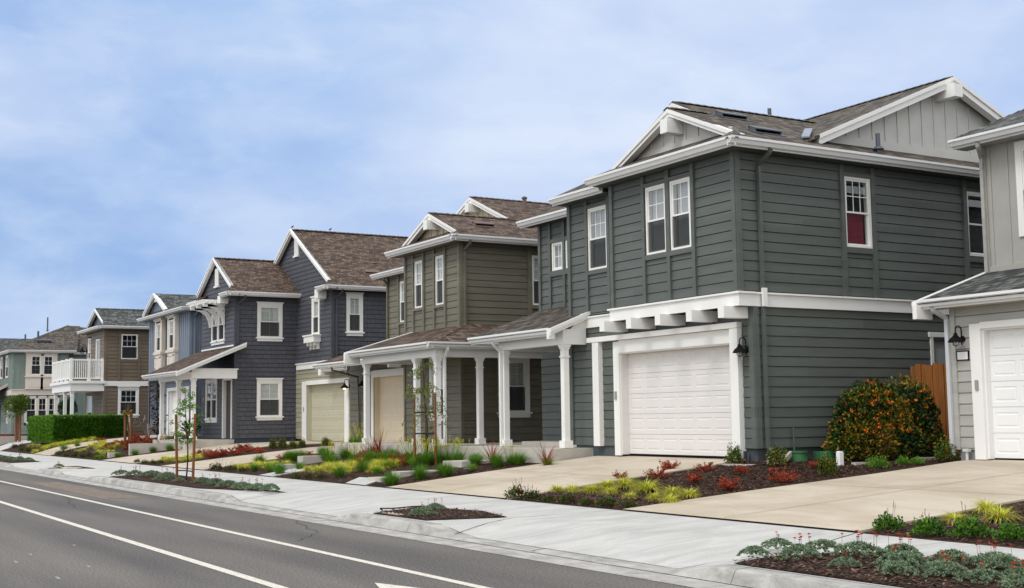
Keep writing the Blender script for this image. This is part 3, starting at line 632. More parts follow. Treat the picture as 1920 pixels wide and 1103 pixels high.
siding(O,Wl('y',33.42,1),(16.35,18.3),3.4,6.43,M_OLIVE); siding(O,Wl('y',38.8,1),(16.9,28),.95,3.6,M_OLIVE); siding(O,Wl('y',38.8,1),(18.3,28),3.6,6.43,M_OLIVE); siding(O,Wl('x',28,1),(30,38.8),.95,6.43,M_OLIVE,expo=.374)
boxes(O,'corner_board',M_OLIVE,wf,[(29.98,30.1,.95,3.5,0,.035),(33.42,33.52,.95,3.5,0,.035),(29.98,30.1,4.05,6.42,0,.05),(33.33,33.43,4.05,6.42,0,.05)])
boxes(O,'corner_board',M_OLIVE,ws,[(16.32,16.42,.95,3.5,0,.033),(16.32,16.42,4.05,6.42,0,.047)])
boxes(O,'wall_trim',M_OLIVE,wf,[B(32.85,4.05),B(32.18,4.05),B(31.52,4.05),B(30.85,4.05),(32.22,32.81,4.74,4.82,0,.05),(30.89,31.48,4.72,4.8,0,.05),(32.22,32.81,6.2,6.27,0,.05),(30.89,31.48,6.2,6.27,0,.05),(30.1,33.33,4.05,4.18,0,.03)])
boxes(O,'wall_trim',M_OLIVE,ws,[B(18.57,4.05,6.42,.12),B(19.4,4.05,6.42,.12),(18.63,19.36,4.67,4.77,0,.05),(16.4,28,4.05,4.18,0,.028)])
boxes(O,'wall_trim',M_OLIVE,wv,[B(37.88,4.05),B(37.1,4.05),(37.14,37.84,4.75,4.83,0,.05),(38.7,38.81,4.05,6.42,0,.05)])
for q in ((wf,32.28,32.75,4.82,6.2),(wf,30.95,31.42,4.8,6.2),(wv,37.2,37.78,4.83,6.2)): window(O,*q,(2,2),back='blind')
window(O,ws,18.66,19.3,4.77,6.19,(2,2),back='blind')
window(O,ws,17.6,18.42,1.75,3.2,(3,2),back='blind',casing=M_WHITE,cs=.1,sill=True); window(O,wf,30.95,31.75,1.68,3.2,(2,2),back='blind',casing=M_WHITE,cs=.1,sill=True)
wq=Wl('x',16.9); boxes(O,'garage_casing',M_WHITE,wq,[(36.9,37.05,.8,3.15,0,.035),(33.55,36.9,2.95,3.17,0,.04)])
garage(O,wq,33.55,36.9,.8,2.95,8,5,M_GDC)
lamp(O,wq,37.35,2.75,1.1)
mb=MB(); mb.box(16.4,27,30.05,30.3,.4,.97); mb.box(16.4,16.6,30.3,33.4,.4,.96); mb.build('foundation',M_OLIVE,O,org(O))
gutter(O,'x',15.85,29.54,33.85,6.58); gutter(O,'x',17.9,33.6,39.4,6.58); gutter(O,'y',29.5,15.85,28.2,6.582)
soffit(O,[(15.97,16.35,29.62,33.8,6.425,6.445),(18.02,18.3,33.4,39.3,6.425,6.445),(16.3,28,29.62,30.02,6.427,6.447)],M_OLIVE)
p=.425; zr=lambda y:E+p*(y-29.52)
roof(O,M_SH_B,[
 [(15.87,29.52,E),(16.25,29.9,zr(29.9)),(16.25,31.7,zr(31.7)),(19.05,31.7,zr(31.7)),(19.05,34.3,zr(34.3)),(28.2,34.3,zr(34.3)),(28.2,29.52,E)],
 [(15.87,29.54,E),(15.87,33.85,E),(16.55,33.2,E+.3),(16.55,30.2,E+.3)],
 [(16.25,31.7,zr(31.7)),(16.25,33.6,zr(31.7)-p*1.9),(16.0,33.85,E),(19.2,33.85,E),(19.2,31.7,zr(31.7))],
 [(17.92,33.85,E),(17.92,39.4,E),(19.35,37.9,E+.61),(19.35,33.85,E+.61)],
 [(19.05,34.3,zr(34.3)),(19.05,39.1,E),(28.2,39.1,E),(28.2,34.3,zr(34.3))]])
ridge(O,M_SH_B,(16.25,31.7,zr(31.7)+.01),(19.1,31.7,zr(31.7)+.01)); ridge(O,M_SH_B,(19.05,34.3,zr(34.3)+.01),(28,34.3,zr(34.3)+.01)); ridge(O,M_SH_B,(15.9,29.55,E+.01),(16.27,29.92,zr(29.92)+.01))
for X_,y0,y1,pk2 in ((16.55,29.9,33.5,31.7),(19.35,31.0,38.3,34.3)):
    w=Wl('x',X_); zp=zr(pk2); siding(O,w,lambda z:(pk2-(zp-.08-z)/p,pk2+(zp-.08-z)/p),E+.2 if X_<17 else 7.1,zp-.1,M_CREAMG,style='batten',name='gable_wall')
    w=Wl('x',X_-.12); lo=y0-.1 if X_<17 else 31.85; rake(O,w,lo,zr(lo)-.02,pk2,zp-.02,0,.17,.17); rake(O,w,2*pk2-y0+.1,zr(y0-.1)-.02,pk2,zp-.022,0,.169,.17)
    mb=MB(); w.box(mb,pk2-.13,pk2+.1,zp-.5,zp-.22,-.12,.3); mb.build('gable_bracket',M_WHITE,O,org(O))
mb=MB(); mb.tube([(20.3,33.0,zr(33)-.1),(20.3,33.0,zr(33)+.38)],[.09,.065]); mb.lathe((20.3,33,zr(33)+.36),[(.07,0),(.09,.02),(.09,.06),(.02,.1)],12); mb.build('vent_pipe',M_ROOFV,O,org(O))
mb=MB(); mb.tube([(22.3,33.0,zr(33)-.1),(22.3,33.0,zr(33)+.42)],[.12,.1]); mb.build('vent_pipe',M_ROOFV,O,org(O))
roofvent(O,17.1,30.5,zr(30.5),p,M_ROOFV,.75)
downspout(O,[(16.45,29.58,6.44),(16.45,29.62,6.36),(16.45,29.94,6.2),(16.45,29.94,4.1)],M_OLIVE); downspout(O,[(18.05,38.6,6.42),(18.05,38.6,6.36),(18.25,38.72,6.2),(18.25,38.72,4.0)],M_OLIVE)
# wrap-round porch
mb=MB(); mb.box(14.53,14.71,28.0,32.5,3.16,3.42); mb.box(14.515,19.2,27.98,28.19,3.155,3.425); mb.box(14.55,16.4,32.32,32.485,3.165,3.415)
mb.build('porch_beam',M_WHITE,O,org(O))
for x,y in ((14.62,28.1),(14.62,29.25),(14.62,32.4),(15.85,28.1),(18.2,28.1)): column(O,x,y,.93,3.16)
gutter(O,'x',14.2,27.74,32.85,3.52); gutter(O,'y',27.7,14.2,19.5,3.522)
q=.3
roof(O,M_SH_B,[[(14.22,27.72,3.5),(14.22,32.85,3.5),(16.35,33.4,3.5+q*2.13),(16.35,29.85,3.5+q*2.13)],[(14.22,27.72,3.502),(16.35,29.85,3.502+q*2.13),(16.5,30,3.502+q*2.28),(19.5,30,3.502+q*2.28),(19.5,27.72,3.502)]])
roof(O,M_SH_B,[[(15.6,32.85,3.42),(15.6,38.9,3.42),(16.92,38.9,3.85),(18.3,38.9,4.25),(18.3,33.42,4.25),(16.4,33.42,3.7)]]); gutter(O,'x',15.58,32.9,38.9,3.44)
ridge(O,M_SH_B,(14.3,27.8,3.53),(16.35,29.85,4.14),.1,.03)
wr=Wl('y',32.87,1); rake(O,wr,14.15,3.5,16.3,4.14,-.04,.03,.16); boxes(O,'eave_return',M_WHITE,wr,[(14.13,14.6,3.2,3.46,-.06,.03),(15.5,15.9,3.1,3.4,-.06,.03)])
soffit(O,[(14.4,16.35,28.2,32.4,3.43,3.45),(16.3,19.4,27.9,30,3.432,3.452)],mat('porch_ceiling',srgb(150,146,136),.7))
mb=MB(); mb.box(14.45,19.5,27.85,30.0,.5,.93); mb.box(14.4,16.35,30,34.2,.5,.932); mb.build('porch_slab',M_CONC,O,org(O))
downspout(O,[(14.75,27.76,3.4),(14.75,27.78,3.32),(14.75,27.95,3.1),(14.75,27.95,.95)],M_WHITE,.07)
downspout(O,[(15.7,37.5,3.3),(15.7,37.5,3.2),(16.8,37.95,3.0),(16.86,37.95,.85)],M_OLIVE,.07)
# ---------------- DARK BLUE SHINGLED HOUSE ----------------
K=root('house',(15.6,46.85,.8),'dark blue shingled house with two steep white-edged front gables and a brown shingle roof','house')
wf=Wl('x',15.6); ws=Wl('y',46.85); wb=Wl('x',18.1); wbs=Wl('y',43.2)
SK=dict(expo=.171,style='shake',ph=.95)
siding(K,wf,(46.85,51.05),.95,6.45,M_SHAKE,[(48.1,49.7,4.78,6.15),(48.97,50.42,1.68,3.3),(47.2,48.2,.6,3.2)],**SK)
siding(K,ws,(15.6,18.1),.95,6.45,M_SHAKE,[(16.52,17.48,4.84,6.12),(16.52,17.48,1.76,3.14)],**SK)
siding(K,wb,(43.2,46.85),3.8,6.45,M_SHAKE,[(44.42,45.12,4.86,6.2)],**SK)
siding(K,wbs,(18.1,29),3.3,6.45,M_SHAKE,[(18.7,19.3,4.86,6.25)],**SK)
siding(K,Wl('y',51.05,1),(15.6,29),.95,6.45,M_SHAKE,**SK); siding(K,Wl('x',29,1),(43.2,51.05),.95,6.45,M_SHAKE,expo=.342,style='shake')
siding(K,wb,(41.3,46.85),.9,3.58,M_SAGE,[(41.75,45.95,.5,3.0)]); siding(K,Wl('y',41.3),(18.1,29),.9,3.58,M_SAGE)
boxes(K,'corner_board',M_DKB,wf,[(46.83,46.94,.95,6.44,0,.03)]); boxes(K,'corner_board',M_DKB,ws,[(15.57,15.69,.95,6.44,0,.028)])
boxes(K,'corner_board',M_DKB,wb,[(43.18,43.29,3.8,6.44,0,.03)]); boxes(K,'corner_board',M_DKB,wbs,[(18.07,18.18,3.8,6.44,0,.028)]); boxes(K,'corner_board',M_SAGE,wb,[(41.28,41.38,.9,3.4,0,.03)])
mb=MB(); mb.box(15.63,18.1,46.88,47.1,.3,.96); mb.box(15.63,15.8,47.1,51,.3,.96); mb.build('foundation',mat('foundation_blue',srgb(62,70,88),.8),K,org(K))
CK=dict(back='blind',casing=M_WHITE,cs=.085,sill=True,head=True)
window(K,ws,16.57,17.43,4.86,6.1,(2,1),**CK,lowgrid=True); window(K,ws,16.57,17.43,1.78,3.12,(2,1),**CK,lowgrid=True)
window(K,wbs,18.75,19.25,4.88,6.22,(2,1),**CK,lowgrid=True); window(K,wb,44.47,45.07,4.9,6.2,(1,1),back='blind',casing=M_WHITE,cs=.085,head=True)
for a in (48.14,48.95): window(K,wf,a,a+.72,4.82,6.1,None,casing=M_WHITE,cs=.05,sill=True,back='dark')
for a in (49.02,49.72): window(K,wf,a,a+.66,1.72,3.26,None,casing=M_WHITE,cs=.05,sill=True,back='dark')
# planter shelf under the gable window
mb=MB(); wb.box(mb,44.3,45.3,4.56,4.8,0,.3); wb.box(mb,44.25,45.35,4.8,4.85,0,.34)
for a in (44.4,44.75,45.1): prism_on(wb,mb,[(a,4.56),(a+.09,4.56),(a+.09,4.3),(a,4.3)],0,.1); wb.box(mb,a,a+.09,4.44,4.56,.1,.22)
mb.build('planter_shelf',M_WHITE,K,org(K))
# eyebrow pergola on curved arms
mb=MB()
for a in (48.0,48.85,49.7):
    pts=[(.02,5.45),(.1,5.75),(.28,6.0),(.6,6.12),(.6,6.22),(.2,6.2),(.02,6.1)]
    mb.prism([wf.P(a,z,d) for d,z in [(.03,5.4),(.11,5.4),(.14,5.62),(.25,5.85),(.45,6.02),(.72,6.1),(.72,6.22),(.38,6.16),(.16,6.0),(.03,5.8)]],Vector(wf.P(a+.09,0,0))-Vector(wf.P(a,0,0)))
    wf.box(mb,a,a+.09,6.1,6.24,.03,.9)
for k in range(4): d=.12+k*.22; wf.box(mb,47.75,50.1,6.24,6.31,d,d+.07)
for k in range(8): a=47.85+k*.3; wf.box(mb,a,a+.06,6.31,6.37,.0,1.0)
mb.build('window_pergola',M_WHITE,K,org(K))
boxes(K,'white_band',M_WHITE,wb,[(43.18,46.7,3.58,3.79,0,.06),(43.15,46.75,3.79,3.83,0,.1)])
boxes(K,'garage_casing',M_WHITE,wb,[(45.72,46.15,.8,3.1,0,.035),(41.6,45.72,2.96,3.12,0,.04),(41.62,42.0,.8,2.96,0,.035)])
garage(K,wb,41.9,45.7,.8,2.95,8,5,M_GDS); boxes(K,'keypad',MATS['keypad_grey'],wb,[(45.9,45.96,1.95,2.12,.035,.06)]); lamp(K,wb,41.55,2.8,1.15,lit=True)
# front door recess
mb=MB(); wf.box(mb,47.25,48.15,.96,3.2,-.16,-.1); d_=mb.build('door',M_DOOR,K,org(K)); mb=MB(); wf.box(mb,47.32,47.36,1.7,2.3,-.1,-.05); mb.build('handle',M_BLK,d_,org(K))
boxes(K,'door_casing',M_WHITE,wf,[(48.15,48.28,.95,3.25,-.2,.03),(47.12,47.22,.95,3.25,-.2,.03),(47.22,48.15,3.2,3.28,-.2,.03)])
gutter(K,'y',46.3,15.1,18.1,6.58); gutter(K,'x',15.1,46.3,47.4,6.578); gutter(K,'y',42.7,17.6,29,6.58); gutter(K,'x',17.6,42.7,43.7,6.578); gutter(K,'x',15.1,50.3,51.6,6.56)
boxes(K,'eave_return',M_WHITE,wf,[(47.4,47.75,6.2,6.5,.1,.42),(50.2,50.4,6.3,6.52,.1,.42)]); boxes(K,'eave_return',M_WHITE,wb,[(43.62,43.95,6.15,6.5,.05,.4)])
soffit(K,[(15.2,18.1,46.42,46.87,6.425,6.445),(17.7,29,42.82,43.22,6.425,6.445),(15.22,15.6,46.42,47.35,6.42,6.44),(17.72,18.1,42.8,43.6,6.42,6.44)],M_DKB)
pa=.6; pb=.62; za=E+pa*(49.0-46.32); zb=E+pb*(47.0-42.72)
A0=(15.12,46.32,E); 
roof(K,M_SH_B,[[A0,(15.4,46.75,E+pa*.43),(15.4,49,za),(18.2,49,za),(18.2,46.32,E)],[(15.12,46.34,E),(15.12,47.4,E),(15.6,47.4,E+.26),(15.6,46.9,E+.26)],
 [(15.4,49,za),(15.4,51.68,E),(18.2,51.68,E),(18.2,49,za)],[(15.12,50.3,E-.01),(15.12,51.66,E-.01),(15.6,51.3,E+.22),(15.6,50.3,E+.22)],
 [(17.62,42.72,E),(17.95,43.15,E+pb*.43),(17.95,47,zb),(29,47,zb),(29,42.72,E)],[(17.62,42.74,E),(17.62,43.7,E),(18.1,43.7,E+.26),(18.1,43.3,E+.26)],
 [(17.95,47,zb),(17.95,51.28,E),(29,51.28,E),(29,47,zb)]])
ridge(K,M_SH_B,(15.42,49,za+.01),(18.1,49,za+.01)); ridge(K,M_SH_B,(17.97,47,zb+.01),(28.9,47,zb+.01))
siding(K,Wl('x',15.6),lambda z:(49-(za-.06-z)/pa,49+(za-.06-z)/pa),6.45,za-.08,M_SHAKE,**SK,name='gable_wall')
siding(K,Wl('x',18.1),lambda z:(47-(zb-.06-z)/pb,47+(zb-.06-z)/pb),6.45,zb-.08,M_SHAKE,**SK,name='gable_wall')
w=Wl('x',15.52); rake(K,w,46.78,E+pa*.46,49,za,0,.13,.16); rake(K,w,51.2,E+pa*.48,49,za-.002,0,.129,.16)
w=Wl('x',18.02); rake(K,w,43.1,E+pb*.38,47,zb,0,.13,.17); rake(K,w,50.9,E+pb*.38,47,zb-.002,0,.129,.17)
for wx,a,z0,z1 in ((wf,48.85,7.05,7.75),(wb,46.55,8.15,8.85)):
    mb=MB(); wx.box(mb,a,a+.42,z0,z1,0,.05); wx.box(mb,a-.05,a+.47,z0-.07,z0,0,.09)
    for k in range(10): wx.box(mb,a+.06,a+.36,z0+.03+k*.066,z0+.06+k*.066,.05,.06)
    mb.build('gable_vent',M_WHITE,K,org(K))
pipe(K,20.45,44.6,E+pb*1.88,8.42,M_ROOFV,.05); roofvent(K,19.6,43.6,E+pb*.88,pb,M_ROOFV,.75)
downspout(K,[(15.85,46.36,6.42),(15.85,46.4,6.35),(15.7,46.8,6.15),(15.7,46.8,4.6)],M_DKB); downspout(K,[(18.35,42.76,6.42),(18.35,42.8,6.35),(18.25,43.14,6.15),(18.25,43.14,3.85)],M_DKB)
downspout(K,[(17.75,41.1,3.36),(17.75,41.1,3.28),(18.04,41.24,3.1),(18.04,41.24,.85)],mat('downspout_sage',srgb(150,150,132),.5,var=0))
# garage pent roof
roof(K,M_SH_B,[[(17.62,41.0,3.5),(17.62,43.3,3.5),(18.1,43.3,3.67),(20.3,43.2,4.45),(20.3,41.0,4.45)]]); gutter(K,'x',17.6,41.0,43.3,3.52); boxes(K,'eave_return',M_WHITE,wb,[(43.1,43.35,3.25,3.5,.0,.5)])
# side porch
mb=MB(); mb.box(13.86,15.62,46.62,46.84,3.24,3.58); mb.box(13.82,15.66,46.58,46.88,3.58,3.62); mb.box(13.88,14.08,46.84,51.3,3.24,3.5); mb.build('porch_beam',M_WHITE,K,org(K))
for y in (46.78,48.75,51.1): column(K,13.98,y,.92,3.24,.15)
gutter(K,'x',13.25,46.45,51.6,3.52)
roof(K,M_SH_B,[[(13.27,46.4,3.5),(13.27,51.6,3.5),(15.6,51.6,4.5),(15.9,46.85,4.6),(15.9,46.4,4.6)]]); w=Wl('y',46.42); rake(K,w,13.2,3.48,15.9,4.62,0,.06,.17); boxes(K,'flashing',M_WHITE,wf,[(46.9,51,4.5,4.56,0,.05)])
soffit(K,[(13.4,15.6,46.6,51.4,3.46,3.48)],M_WHITE)
mb=MB(); mb.box(13.7,15.6,46.86,51.4,.4,.915); mb.build('porch_slab',M_CONC,K,org(K))
mb=MB(); wf.box(mb,50.62,50.85,2.45,2.6,0,.02); mb.build('number_plaque',mat('plaque_copper',srgb(150,110,90),.5,var=.2),K,org(K))
# ---------------- BLUE-GREY BOARD AND BATTEN HOUSE ----------------
U=root('house',(15.8,53.5,.9),'blue-grey board-and-batten house with two tall narrow cream window bays and a charcoal roof','house')
wf=Wl('x',15.8); ws=Wl('y',53.5); wl=Wl('x',16.3)
siding(U,wf,(53.5,60.15),3.6,6.45,M_BLUE,style='narrow',openings=[(55.15,56.4,3.9,6.45),(57.3,58.5,3.9,6.45)]); siding(U,ws,(15.8,29),.95,6.45,M_BLUE,style='batten')
siding(U,wl,(53.5,60.15),.95,3.6,M_BLUE,[(54.6,58.6,.5,3.1)],expo=.187); siding(U,Wl('y',60.15,1),(15.8,29),.95,6.45,M_BLUE,style='batten'); siding(U,Wl('x',29,1),(53.5,60.15),.95,6.45,M_BLUE,style='batten')
M_CRM=mat('paint_cream_bay',srgb(214,204,192),.5,var=.03)
boxes(U,'overhang_floor',M_BLUE,wf,[(53.5,60.15,3.57,3.6,-.6,0)])
for a0,a1 in ((55.15,56.4),(57.3,58.5)):
    mb=MB(); b0,b1=a0+.3,a1-.3
    for q in ((a0,b0,3.95,6.3),(b1,a1,3.95,6.3),(b0,b1,6.18,6.3),(b0,b1,3.95,4.88)): wf.box(mb,*q,-.05,.18)
    wf.box(mb,a0-.05,a1+.05,6.3,6.44,0,.24); wf.box(mb,a0-.04,a1+.04,4.72,4.84,0,.24); wf.box(mb,a0-.03,a1+.03,3.82,3.95,0,.2)
    for q in ((a0+.1,b0,4.05,4.6),(b1,a1-.1,4.05,4.6),(a0+.1,a1-.1,4.55,4.64),(a0+.1,a1-.1,4.02,4.1)): wf.box(mb,*q,.18,.2)
    bay=mb.build('window_bay',M_CRM,U,org(U)); window(U,Wl('x',15.66),b0,b1,4.88,6.18,(2,2),back='dark',off=.16,casing=M_WHITE,cs=.05)
boxes(U,'garage_casing',M_WHITE,wl,[(54.45,54.6,.9,3.2,0,.04),(58.45,58.62,.9,3.2,0,.04),(54.45,58.62,3.05,3.2,0,.045)]); garage(U,wl,54.6,58.45,.92,3.05,8,5,MATS['garage_bright'])
lamp(U,wl,59.2,2.85,1.2)
gutter(U,'x',15.3,53.1,60.6,6.56); gutter(U,'y',53.06,15.3,29.2,6.562); soffit(U,[(15.4,15.8,53.2,60.5,6.4,6.42),(15.8,29,53.2,53.5,6.402,6.422)],M_BLUE)
roof(U,M_SH_D,[[(15.32,53.1,6.55),(15.32,60.6,6.55),(18.3,57.7,7.9),(18.3,56,7.9)],[(15.32,53.1,6.55),(18.3,56,7.9),(29,56,7.9),(29,53.1,6.55)],[(15.32,60.6,6.55),(18.3,57.7,7.9),(29,57.7,7.9),(29,60.6,6.55)],[(18.3,56,7.9),(18.3,57.7,7.9),(29,57.7,7.9),(29,56,7.9)],
 [(15.75,59.1,7.68),(15.75,57.2,6.78),(17.4,57.2,6.9),(18.4,59.1,7.68)],[(15.75,59.1,7.68),(15.75,61,6.78),(18.4,61,6.78),(18.4,59.1,7.68)]])
mb=MB(); 
mb.prism([(15.9,53.8,6.93),(18.2,56.05,7.97),(20,56.05,7.97),(20,53.8,6.93)],(0,0,.03)); mb.build('solar_panel',mat('solar_black',srgb(22,26,34),.2,var=.1),U,org(U))
w=Wl('x',15.95); siding(U,w,lambda z:(59.1-(7.6-z)/.47,59.1+(7.6-z)/.47),6.85,7.58,M_BLUE,style='narrow',name='gable_wall'); w=Wl('x',15.85); rake(U,w,57.2,6.8,59.1,7.68,0,.15,.17); rake(U,w,61,6.8,59.1,7.678,0,.149,.17)
w.box(mb:=MB(),58.85,59.35,7.28,7.6,-.1,.05); mb.build('gable_peak_board',M_WHITE,U,org(U))
downspout(U,[(16.0,53.12,6.4),(16.0,53.2,6.3),(16.0,53.44,6.15),(16.0,53.44,1.0)],M_BLUE)
# ---------------- BROWN HOUSE WITH BALCONY ----------------
T=root('house',(14.95,65.5,.95),'brown taupe house with a white-railed balcony over a white-columned porch','house')
wf=Wl('x',14.95); ws=Wl('y',65.5)
siding(T,wf,(65.5,69.7),3.75,6.45,M_TAN,[(66.5,67.4,3.9,6.0),(68.6,69.2,4.6,6.15)]); siding(T,wf,(65.5,69.7),1.0,3.55,M_TAN,[(67.9,69.3,1.3,3.1)])
siding(T,ws,(14.95,29),1.0,3.5,M_TAN,[(15.7,16.68,1.98,3.35)]); siding(T,ws,(14.95,29),3.75,6.45,M_TAN,[(15.78,16.62,4.88,6.18)],ph=3.8)
siding(T,Wl('y',69.7,1),(14.95,29),1,6.45,M_TAN); siding(T,Wl('x',29,1),(65.5,69.7),1,6.45,M_TAN,expo=.374)
boxes(T,'corner_board',M_TAN,wf,[(65.48,65.62,1,6.44,0,.035)]); boxes(T,'corner_board',M_TAN,ws,[(14.92,15.06,1,6.44,0,.033)])
boxes(T,'wall_trim',M_TAN,ws,[B(15.7,3.8,6.42,.12),B(16.7,3.8,6.42,.12),(15.74,16.66,4.74,4.86,0,.026)])
window(T,ws,15.78,16.62,4.88,6.18,(3,2)); window(T,ws,15.75,16.63,2.02,3.33,(3,2),casing=M_WHITE,cs=.09,sill=True,head=True)
window(T,wf,66.55,67.35,3.95,5.98,None,screen=False,double=False); window(T,wf,68.62,69.18,4.62,6.13,(2,2)); window(T,wf,68.0,69.2,1.35,3.05,(2,2),back='half')
boxes(T,'white_band',M_WHITE,ws,[(14.9,18,3.5,3.75,0,.05)])
mb=MB(); mb.box(13.3,14.95,65.45,70.1,3.24,3.62); mb.box(13.2,15.0,65.38,70.2,3.62,3.76); mb.build('balcony_deck',M_WHITE,T,org(T))
mb=MB()
for x in (13.33,14.2,14.88):
    mb.box(x-.07,x+.07,65.47,65.61,3.76,4.9)
for y in (66.7,67.8,68.9,70.0): mb.box(13.27,13.4,y-.06,y+.06,3.76,4.9)
for z0,z1 in ((4.78,4.86),(3.86,3.92)): mb.box(13.33,14.9,65.5,65.58,z0,z1); mb.box(13.3,13.38,65.5,70.1,z0,z1)
for k in range(15): x=13.45+k*.1; mb.box(x-.02,x+.02,65.52,65.56,3.92,4.78)
for k in range(45): y=65.6+k*.1; mb.box(13.32,13.36,y-.02,y+.02,3.92,4.78)
mb.build('balcony_railing',M_WHITE,T,org(T))
for y in (65.6,67.3,69.7): column(T,13.42,y,.95,3.24,.15)
mb=MB(); mb.box(13.2,14.95,65.4,70.1,.6,.96); mb.build('porch_slab',M_CONC,T,org(T))
lamp(T,wf,69.45,5.5,1.4)
gutter(T,'x',14.5,65.0,70.1,6.56); gutter(T,'y',65.0,14.5,29,6.562); soffit(T,[(14.6,14.95,65.1,70,6.4,6.42),(14.9,29,65.1,65.5,6.402,6.422)],M_TAN)
p=.43; zr=lambda y:6.55+p*(y-65.02)
roof(T,M_SH_D,[[(14.52,65.02,6.55),(14.9,65.4,zr(65.4)),(14.9,67.55,zr(67.55)),(29,67.55,zr(67.55)),(29,65.02,6.55)],[(14.52,65.02,6.55),(14.52,70.08,6.55),(15.15,69.4,6.82),(15.15,65.65,6.82)],[(14.9,67.55,zr(67.55)),(14.9,70.08,6.55),(29,70.08,6.55),(29,67.55,zr(67.55))]])
w=Wl('x',15.15); siding(T,w,lambda z:(67.55-(zr(67.55)-.1-z)/p,67.55+(zr(67.55)-.1-z)/p),6.78,zr(67.55)-.12,M_BLUE,style='narrow',name='gable_wall'); w=Wl('x',15.03); rake(T,w,65.7,zr(65.7)-.02,67.55,zr(67.55)-.02,0,.15,.17); rake(T,w,69.4,zr(65.7)-.02,67.55,zr(67.55)-.022,0,.149,.17)
ridge(T,M_SH_D,(14.92,67.55,zr(67.55)+.01),(28,67.55,zr(67.55)+.01))
# chair on the balcony
ch=root('chair',(14.0,66.5,3.76),'wooden chair standing on the white-railed balcony','chair')
mb=MB(); mb.box(13.8,14.25,66.3,66.75,4.16,4.2); mb.build('seat',mat('chair_wood',srgb(150,92,52),.5),ch,org(ch))
mb=MB()
for k in range(5): mb.box(14.22,14.25,66.32+k*.095,66.36+k*.095,4.2,4.68)
mb.box(14.21,14.26,66.3,66.76,4.64,4.7); mb.build('backrest',MATS['chair_wood'],ch,org(ch))
for x in (13.82,14.22):
    for y in (66.32,66.72): mb=MB(); mb.box(x-.02,x+.02,y-.02,y+.02,3.765,4.16); mb.build('leg',MATS['chair_wood'],ch,org(ch))
# ---------------- SEA GREEN HOUSE ----------------
V=root('house',(14.3,88.7,.95),'sea-green house with cream window bays and a hipped grey roof, farthest along the street','house')
wf=Wl('x',14.3); ws=Wl('y',88.7)
siding(V,wf,(88.7,97),3.9,6.45,M_SEAB,[(90.4,91.4,4.8,6.28),(92.7,93.6,4.8,6.28)],style='batten'); siding(V,ws,(14.3,17.85),3.9,6.45,M_SEAB,[(15.1,17.1,3.95,6.45)],style='batten')
siding(V,ws,(14.3,17.85),.95,3.55,M_SEA,[(15.1,17.3,1.6,3.5)]); siding(V,wf,(88.7,97),.95,3.55,M_SEA,[(90.1,90.6,1.7,3.1)])
siding(V,Wl('y',89.6),(17.85,30),.95,6.45,M_SEAB,style='batten'); siding(V,Wl('x',17.85,1),(88.7,89.6),.95,6.45,M_SEAB,style='batten'); siding(V,Wl('y',97,1),(14.3,30),.95,6.45,M_SEAB,style='batten'); siding(V,Wl('x',30,1),(89.6,97),.95,6.45,M_SEAB,style='batten')
boxes(V,'corner_board',M_SEA,wf,[(88.67,88.8,.95,6.44,0,.035)]); boxes(V,'corner_board',M_SEA,ws,[(14.27,14.4,.95,6.44,0,.033)])
boxes(V,'cream_band',M_CRM,ws,[(14.2,18,3.55,3.9,0,.08),(14.15,18,3.88,3.94,0,.12)]); boxes(V,'cream_band',M_CRM,wf,[(88.66,97,3.55,3.9,0,.08)])
mb=MB()
for q in ((15.1,15.42,3.95,6.4),(16.04,16.22,3.95,6.4),(16.84,17.1,3.95,6.4),(15.42,16.84,6.2,6.4),(15.42,16.84,3.95,4.92)): ws.box(mb,*q,-.05,.2)
ws.box(mb,15.05,17.15,6.33,6.42,0,.26); ws.box(mb,15.05,17.15,4.74,4.82,0,.26); ws.box(mb,15.3,16.05,4.1,4.62,.2,.215); ws.box(mb,16.2,16.95,4.1,4.62,.2,.215)
mb.build('window_bay',M_CRM,V,org(V)); w2_=Wl('y',88.56)
window(V,w2_,15.42,16.04,4.92,6.2,(2,2),lowgrid=True,off=.16); window(V,w2_,16.22,16.84,4.92,6.2,(2,2),lowgrid=True,off=.16)
mb=MB()
for q in ((15.1,15.2,1.6,3.5),(15.82,15.94,1.6,3.5),(16.5,16.6,1.6,3.5),(17.2,17.3,1.6,3.5),(15.1,17.3,3.38,3.5),(15.1,17.3,1.6,1.72)): ws.box(mb,*q,-.05,.06)
mb.build('window_casing',M_CRM,V,org(V))
for a0,a1 in ((15.2,15.82),(15.94,16.5),(16.6,17.2)): window(V,ws,a0,a1,1.72,3.38,(2,2))
for q in ((90.45,91.35,4.85,6.23),(92.75,93.55,4.85,6.23),(90.13,90.57,1.75,3.05)): window(V,wf,*q,None,casing=M_CRM,cs=.08)
gutter(V,'x',13.9,88.25,97.5,6.56); gutter(V,'y',88.2,13.9,18.3,6.562); gutter(V,'y',89.1,18.3,30,6.5)
roof(V,M_SH_G,[[(13.92,88.22,6.55),(13.92,98,6.55),(18.6,98,8.6),(18.6,93,8.6)],[(13.92,88.22,6.55),(18.6,93,8.6),(19.5,93,8.6),(18.3,88.22,6.55)],[(18.3,89.12,6.5),(18.9,92.4,8.5),(26,92.4,8.1),(30,89.12,6.5)],[(18.6,93,8.6),(18.6,98,8.6),(30,98,6.5),(30,93,7)]])
ridge(V,M_SH_G,(13.95,88.25,6.57),(18.6,93,8.62)); pipe(V,16.2,90.6,7.4,8.0,M_METAL,.07); pipe(V,18.7,92,8.2,8.45,M_METAL,.1); pipe(V,17.1,92.2,8.2,9.1,M_METAL,.05)
roofvent(V,15.9,89.6,7.2,.4,M_METAL,1.1)
